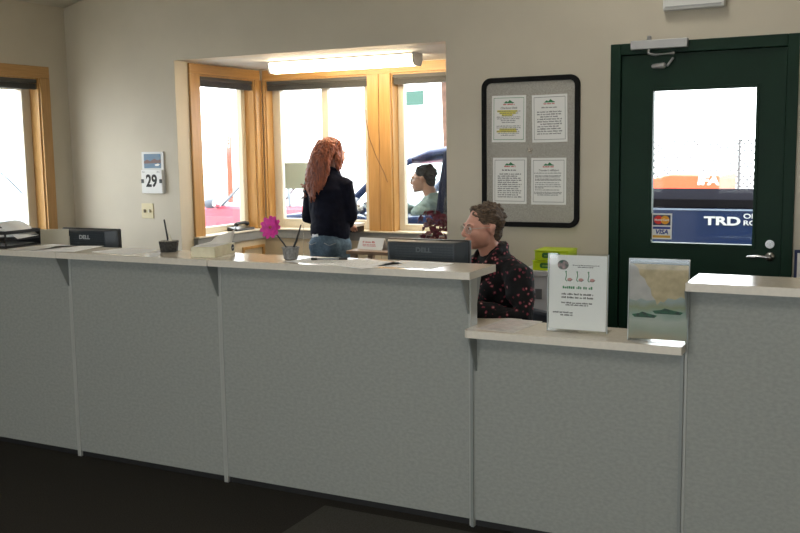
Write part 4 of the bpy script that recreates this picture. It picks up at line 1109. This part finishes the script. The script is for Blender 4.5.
# driver: sits in the near seat, faces the nose of the truck
s = root('person', (-3.44, 7.15+.42, GZ), -PI/2+.10, 'person in sage jacket and glasses at the wheel of the blue pickup', 'person')
ZS = 1.430-GZ      # top of the head in his own frame
hz = ZS-.135
Hm = Matrix.Translation((.0,-.165,hz)) @ Matrix.Rotation(.06,4,'X') @ Matrix.Diagonal((1.05,1.05,1.05,1))
b = MB(); head_vol(b, Hm)
b.tube([(0,-.13,hz-.06),(0,-.10,hz-.13),(0,-.08,hz-.20)], [.056,.058,.07], 16)
b.tube([(0,-.075,hz-.205),(0,-.06,hz-.28),(0,-.04,hz-.40),(0,-.0,hz-.52),(0,.03,hz-.60)], [(.11,.06),(.16,.095),(.16,.11),(.15,.11),(.16,.12)], 24, up=(1,0,0))
DA = {}
for sx in (-1,1):
    sh = Vector((sx*.185,-.07,hz-.245)); el = Vector((sx*.235,-.22,hz-.37)); wr = Vector((sx*.13,-.44,hz-.23))
    DA[sx] = (sh, el, wr)
    b.tube([sh-Vector((sx*.05,0,0)), sh, sh.lerp(el,.5), el, el.lerp(wr,.5), wr], [.045,.050,.046,.040,.034,.027], 14)
    hand(b, wr, (-sx*.2,-1,.3), (-sx*.4,-.2,-1), .9, 1 if sx>0 else -1)
    hip, kn, an = Vector((sx*.09,.0,hz-.60)), Vector((sx*.13,-.42,hz-.52)), Vector((sx*.13,-.62,hz-.80))
    b.tube([hip, hip.lerp(kn,.5), kn, kn.lerp(an,.5), an], [.09,.08,.06,.055,.038], 12)
    b.tube([an+Vector((0,.0,-.03)), an+Vector((0,-.12,-.02))], [(.035,.03),(.035,.022)], 10)
body = b.melt('body', mat('tanned_skin',(.30,.14,.085),.5), s, .006, 3)
face_parts(Hm, body, M_black)
b = MB()
b.tube([(0,-.078,hz-.185),(0,-.07,hz-.215),(0,-.06,hz-.28),(0,-.04,hz-.40),(0,-.0,hz-.55)], [(.10,.085),(.165,.10),(.20,.13),(.19,.135),(.18,.14)], 24, up=(1,0,0))
for sx in (-1,1):
    sh, el, wr = DA[sx]
    b.tube([sh-Vector((sx*.06,0,0)), sh, sh.lerp(el,.5), el, el.lerp(wr,.5), el.lerp(wr,.92)], [.075,.078,.070,.062,.054,.042], 14)
b.melt('jacket', M_sage, body, .008, 3, disp=.02, dscale=.07)
b = MB()
for sx in (-1,1):
    hip, kn, an = Vector((sx*.09,.0,hz-.60)), Vector((sx*.13,-.42,hz-.52)), Vector((sx*.13,-.62,hz-.80))
    b.tube([hip, hip.lerp(kn,.5), kn, kn.lerp(an,.5), an], [.105,.092,.07,.066,.052], 12)
b.tube([(0,.02,hz-.62),(0,0,hz-.54)], [(.19,.14),(.18,.14)], 20, up=(1,0,0))
b.melt('trousers', M_trous, body, .01, 3)
hair_short(Hm, body, M_hairk, tufts=50, seed=4, amp=.004)

# red saloon beyond the bay's left window
sp = [(-2.25,GZ+.25),(-2.28,.35),(-2.15,.64),(-1.6,.755),(-.75,.795),(.2,.795),(1.4,.81),(1.9,.82),(2.1,.72),(2.12,.30),(2.05,GZ+.25)]
sp_p = [((-.72,.77),(-.22,1.26)),((.45,.78),(.48,1.29)),((1.35,.80),(.95,1.25))]
vehicle('red_car', M_redcar, -7.75, 11.0, 'red car outside beyond the left side window of the bay', 'car', sp, .76,
        [(-.26,1.26),(.0,1.30),(.2,1.30),(.36,1.26)], 1.7, [-1.4,1.35], [((-.72,.79),(-.22,1.26)),((-.02,.79),(.0,1.29)),((.44,.80),(.34,1.25))], (-.80,.83), r=.31)
vehicle('pale_car', M_silver, -14.6, 10.2, 'pale blue car far outside the window at the far left', 'car', sp, .76,
        [(-.26,1.26),(.05,1.30),(.5,1.31),(.95,1.26)], 1.7, [-1.4,1.35], sp_p, (-.70,.85), rz=.2, r=.31)
# rust-red post
s = root('bollard_post', (-12.06, 16, GZ), 0, 'rust red round post standing out beyond the red car', 'post')
MB().cyl((0,0,1.0), .055, 2.0, 'z', 16).build('shaft', M_postr, s); MB().ell((0,0,2.0),(.058,.058,.04),sub=2).build('cap', M_postr, s, 0, True)
# orange trailer with white letters seen through the door glass
s = root('orange_trailer', (-2.9, 13.0, GZ), 0, 'orange trailer body with white letters IFA seen through door glass', 'trailer')
MB().prism([(-1.2,.55),(.98,.55),(.98,1.305),(.35,1.315),(.1,1.26),(-.3,1.21),(-1.2,1.21)], 0, 1.6).build('trailer_body', M_orange, s, .02)
text('trailer_letters', 'IFA', .155, (.835,-.006,1.235), M_white, s, sx=1.25, bold=.006, shear=.1, extr=.002)
for x in (-.25,.02,.32): MB().box(x,x+.17,-.012,0,1.085,1.13).build('marker_lamp', mat('marker_red',(.60,.03,.02),.5), s)
for x in (-.7,.3):
    w_ = MB().cyl((x,.15,.30),.30,.2,'y',28).build('wheel', M_tyre, s, .02); MB().cyl((x,.045,.30),.17,.02,'y',20).build('rim', M_chrome, w_)
# chain-link fence
s = root('chain_link_fence', (-3, 17, GZ), 0, 'chain-link fence beyond the trailer outside', 'fence')
b = MB(); x0, x1, H_ = -4.0, 5.5, 1.78; st = .11
n = int((x1-x0+H_)/st)
for sg in (1,-1):
    for i in range(n+1):
        a = x0 - (H_ if sg>0 else 0) + i*st
        if sg > 0: p0, p1 = (a,0), (a+H_,H_)
        else: p0, p1 = (a,0), (a-H_,H_)
        # clip
        def cl(p, q):
            t0, t1 = 0, 1; dx = q[0]-p[0]
            for lim, s_ in ((x0,1),(x1,-1)):
                f0, f1 = (p[0]-lim)*s_, (q[0]-lim)*s_
                if f0 < 0 and f1 < 0: return None
                if f0 < 0: t0 = max(t0, f0/(f0-f1))
                if f1 < 0: t1 = min(t1, f0/(f0-f1))
            if t1 <= t0: return None
            return [(p[0]+dx*t, p[1]+(q[1]-p[1])*t) for t in (t0,t1)]
        r_ = cl(p0, p1)
        if not r_: continue
        (ax,az),(bx,bz) = r_
        dx, dz = bx-ax, bz-az; L = math.hypot(dx,dz)
        if L < .02: continue
        nx, nz = -dz/L*.009, dx/L*.009
        b.prism([(ax-nx,az-nz),(bx-nx,bz-nz),(bx+nx,bz+nz),(ax+nx,az+nz)], -.006, .006)
b.build('mesh_panel', M_fence, s)
for x in (-4,-1.6,.8,3.2,5.5): MB().cyl((x,.03,.9),.025,1.8,'z',12).build('fence_post', M_fence, s)
MB().tube([(x0,0,H_),(x1,0,H_)],.006,8).build('top_rail', M_fence, s)
# teal street sign and slim pole seen through the bay's right window
s = root('street_sign', (-7.98, 16.4, GZ), 0, 'teal sign hung from a thin arm, high in the bay right window', 'sign')
MB().box(-.19,.19,-.02,.0,2.53,2.80).build('sign_plate', M_teal, s, .01)
MB().tube([(-.20,.0,2.84),(.43,.10,2.84)],.014,8).build('sign_arm', M_fence, s)
for x in (-.14,.14): MB().tube([(x,-.008,2.79),(x,.0,2.84)],.006,6).build('hanger', M_fence, s)
s = root('utility_pole', (-7.50, 16.55, GZ), 0, 'weathered wooden utility pole outside, right part of the bay view', 'pole')
MB().tube([(.18,0,0),(0,0,5.5)], [.09,.07], 12).build('timber', M_bark, s, 0, True)
MB().tube([(.35,0,0),(.12,0,4.2)], .012, 6).build('guy_wire', M_fence, s)

# ------------------------------------------------------------------ lights
w = bpy.data.worlds.new('sky'); sc.world = w; w.use_nodes = True
bg = w.node_tree.nodes['Background']; bg.inputs[0].default_value = (.93,.97,1.0,1); bg.inputs[1].default_value = 3.6
def area(name, loc, rot, sx, sy, power=0, col=(1,1,1), portal=False):
    l = bpy.data.lights.new(name, 'AREA'); l.shape = 'RECTANGLE'; l.size = sx; l.size_y = sy; l.energy = power; l.color = col
    if portal: l.cycles.is_portal = True
    o = bpy.data.objects.new(name, l); C.objects.link(o); o.location = loc; o.rotation_euler = rot
    return o
area('portal_left', (LW-.20, (WY0+WY1)/2, 1.45), (0,-PI/2,0), 1.4, 1.4, portal=True)
area('portal_bay_left', (BX0-.20, 6.22, 1.5), (0,-PI/2,0), 1.3, .8, portal=True)
area('portal_bay', (-3.57, BY+.18, 1.5), (-PI/2,0,0), 2.2, 1.3, portal=True)
area('portal_door', (-.92, BW+.2, 1.44), (-PI/2,0,0), .6, .95, portal=True)
for a, c in RWN: area('portal_front', ((a+c)/2, FW-.2, 1.55), (PI/2,0,0), 1.8, 1.6, portal=True)
# fill lamps added out of view to brighten the lobby and back wall
for x, y, lb in ((-2.2, -.6, 'over the lobby nearer the left wall'), (.8, -.6, 'over the lobby nearer the right wall'), (-1.3, 4.25, 'over the staff side by the notice board')):
    s = root('added_fill_light', (x, y, cz(x)-.02), -math.atan(.2)*0, 'added unseen fill light panel ' + lb, 'ceiling light')
    s.rotation_euler = (0, -math.atan(.2), 0)
    MB().box(-.31,.31,-.61,.61,-.04,.03).build('fill_frame', M_wpl, s, .004)
    MB().box(-.28,.28,-.58,.58,-.046,-.04).build('fill_diffuser', mat('lobby_fill_diffuser',(.9,.9,.85),.5,emis=(1,.95,.85),estr=8.0) if y < 0 else mat('staff_fill_diffuser',(.9,.9,.85),.5,emis=(1,.95,.85),estr=3.5), s)

# ------------------------------------------------------------------ camera
f, pi_, ro, ya, Hc = 950.578, .12218, -.0146, .4709, 1.5493
c, s_ = math.cos(ya), math.sin(ya)
right = Vector((c, s_, 0)); fwd = Vector((-s_, c, 0)); z = Vector((0,0,1))
cp, sp_ = math.cos(pi_), math.sin(pi_)
F_ = fwd*cp - z*sp_; U_ = fwd*sp_ + z*cp
cr, sr = math.cos(ro), math.sin(ro)
R2 = right*cr + U_*sr; U2 = -right*sr + U_*cr
cam = bpy.data.cameras.new('camera'); co = bpy.data.objects.new('camera', cam); C.objects.link(co)
M = Matrix.Identity(4)
for i in range(3): M[i][0] = R2[i]; M[i][1] = U2[i]; M[i][2] = -F_[i]
M[0][3], M[1][3], M[2][3] = 0, 0, Hc
co.matrix_world = M
cam.sensor_width = 36; cam.lens = f/800*36; cam.clip_start = .05; cam.clip_end = 200
sc.camera = co
sc.view_settings.view_transform = 'Standard'; sc.view_settings.look = 'None'; sc.view_settings.exposure = 1.2; sc.view_settings.gamma = 1
sc.view_settings.use_curve_mapping = False
sc.cycles.max_bounces = 10; sc.cycles.diffuse_bounces = 6; sc.cycles.transparent_max_bounces = 16
sc.cycles.use_denoising = True
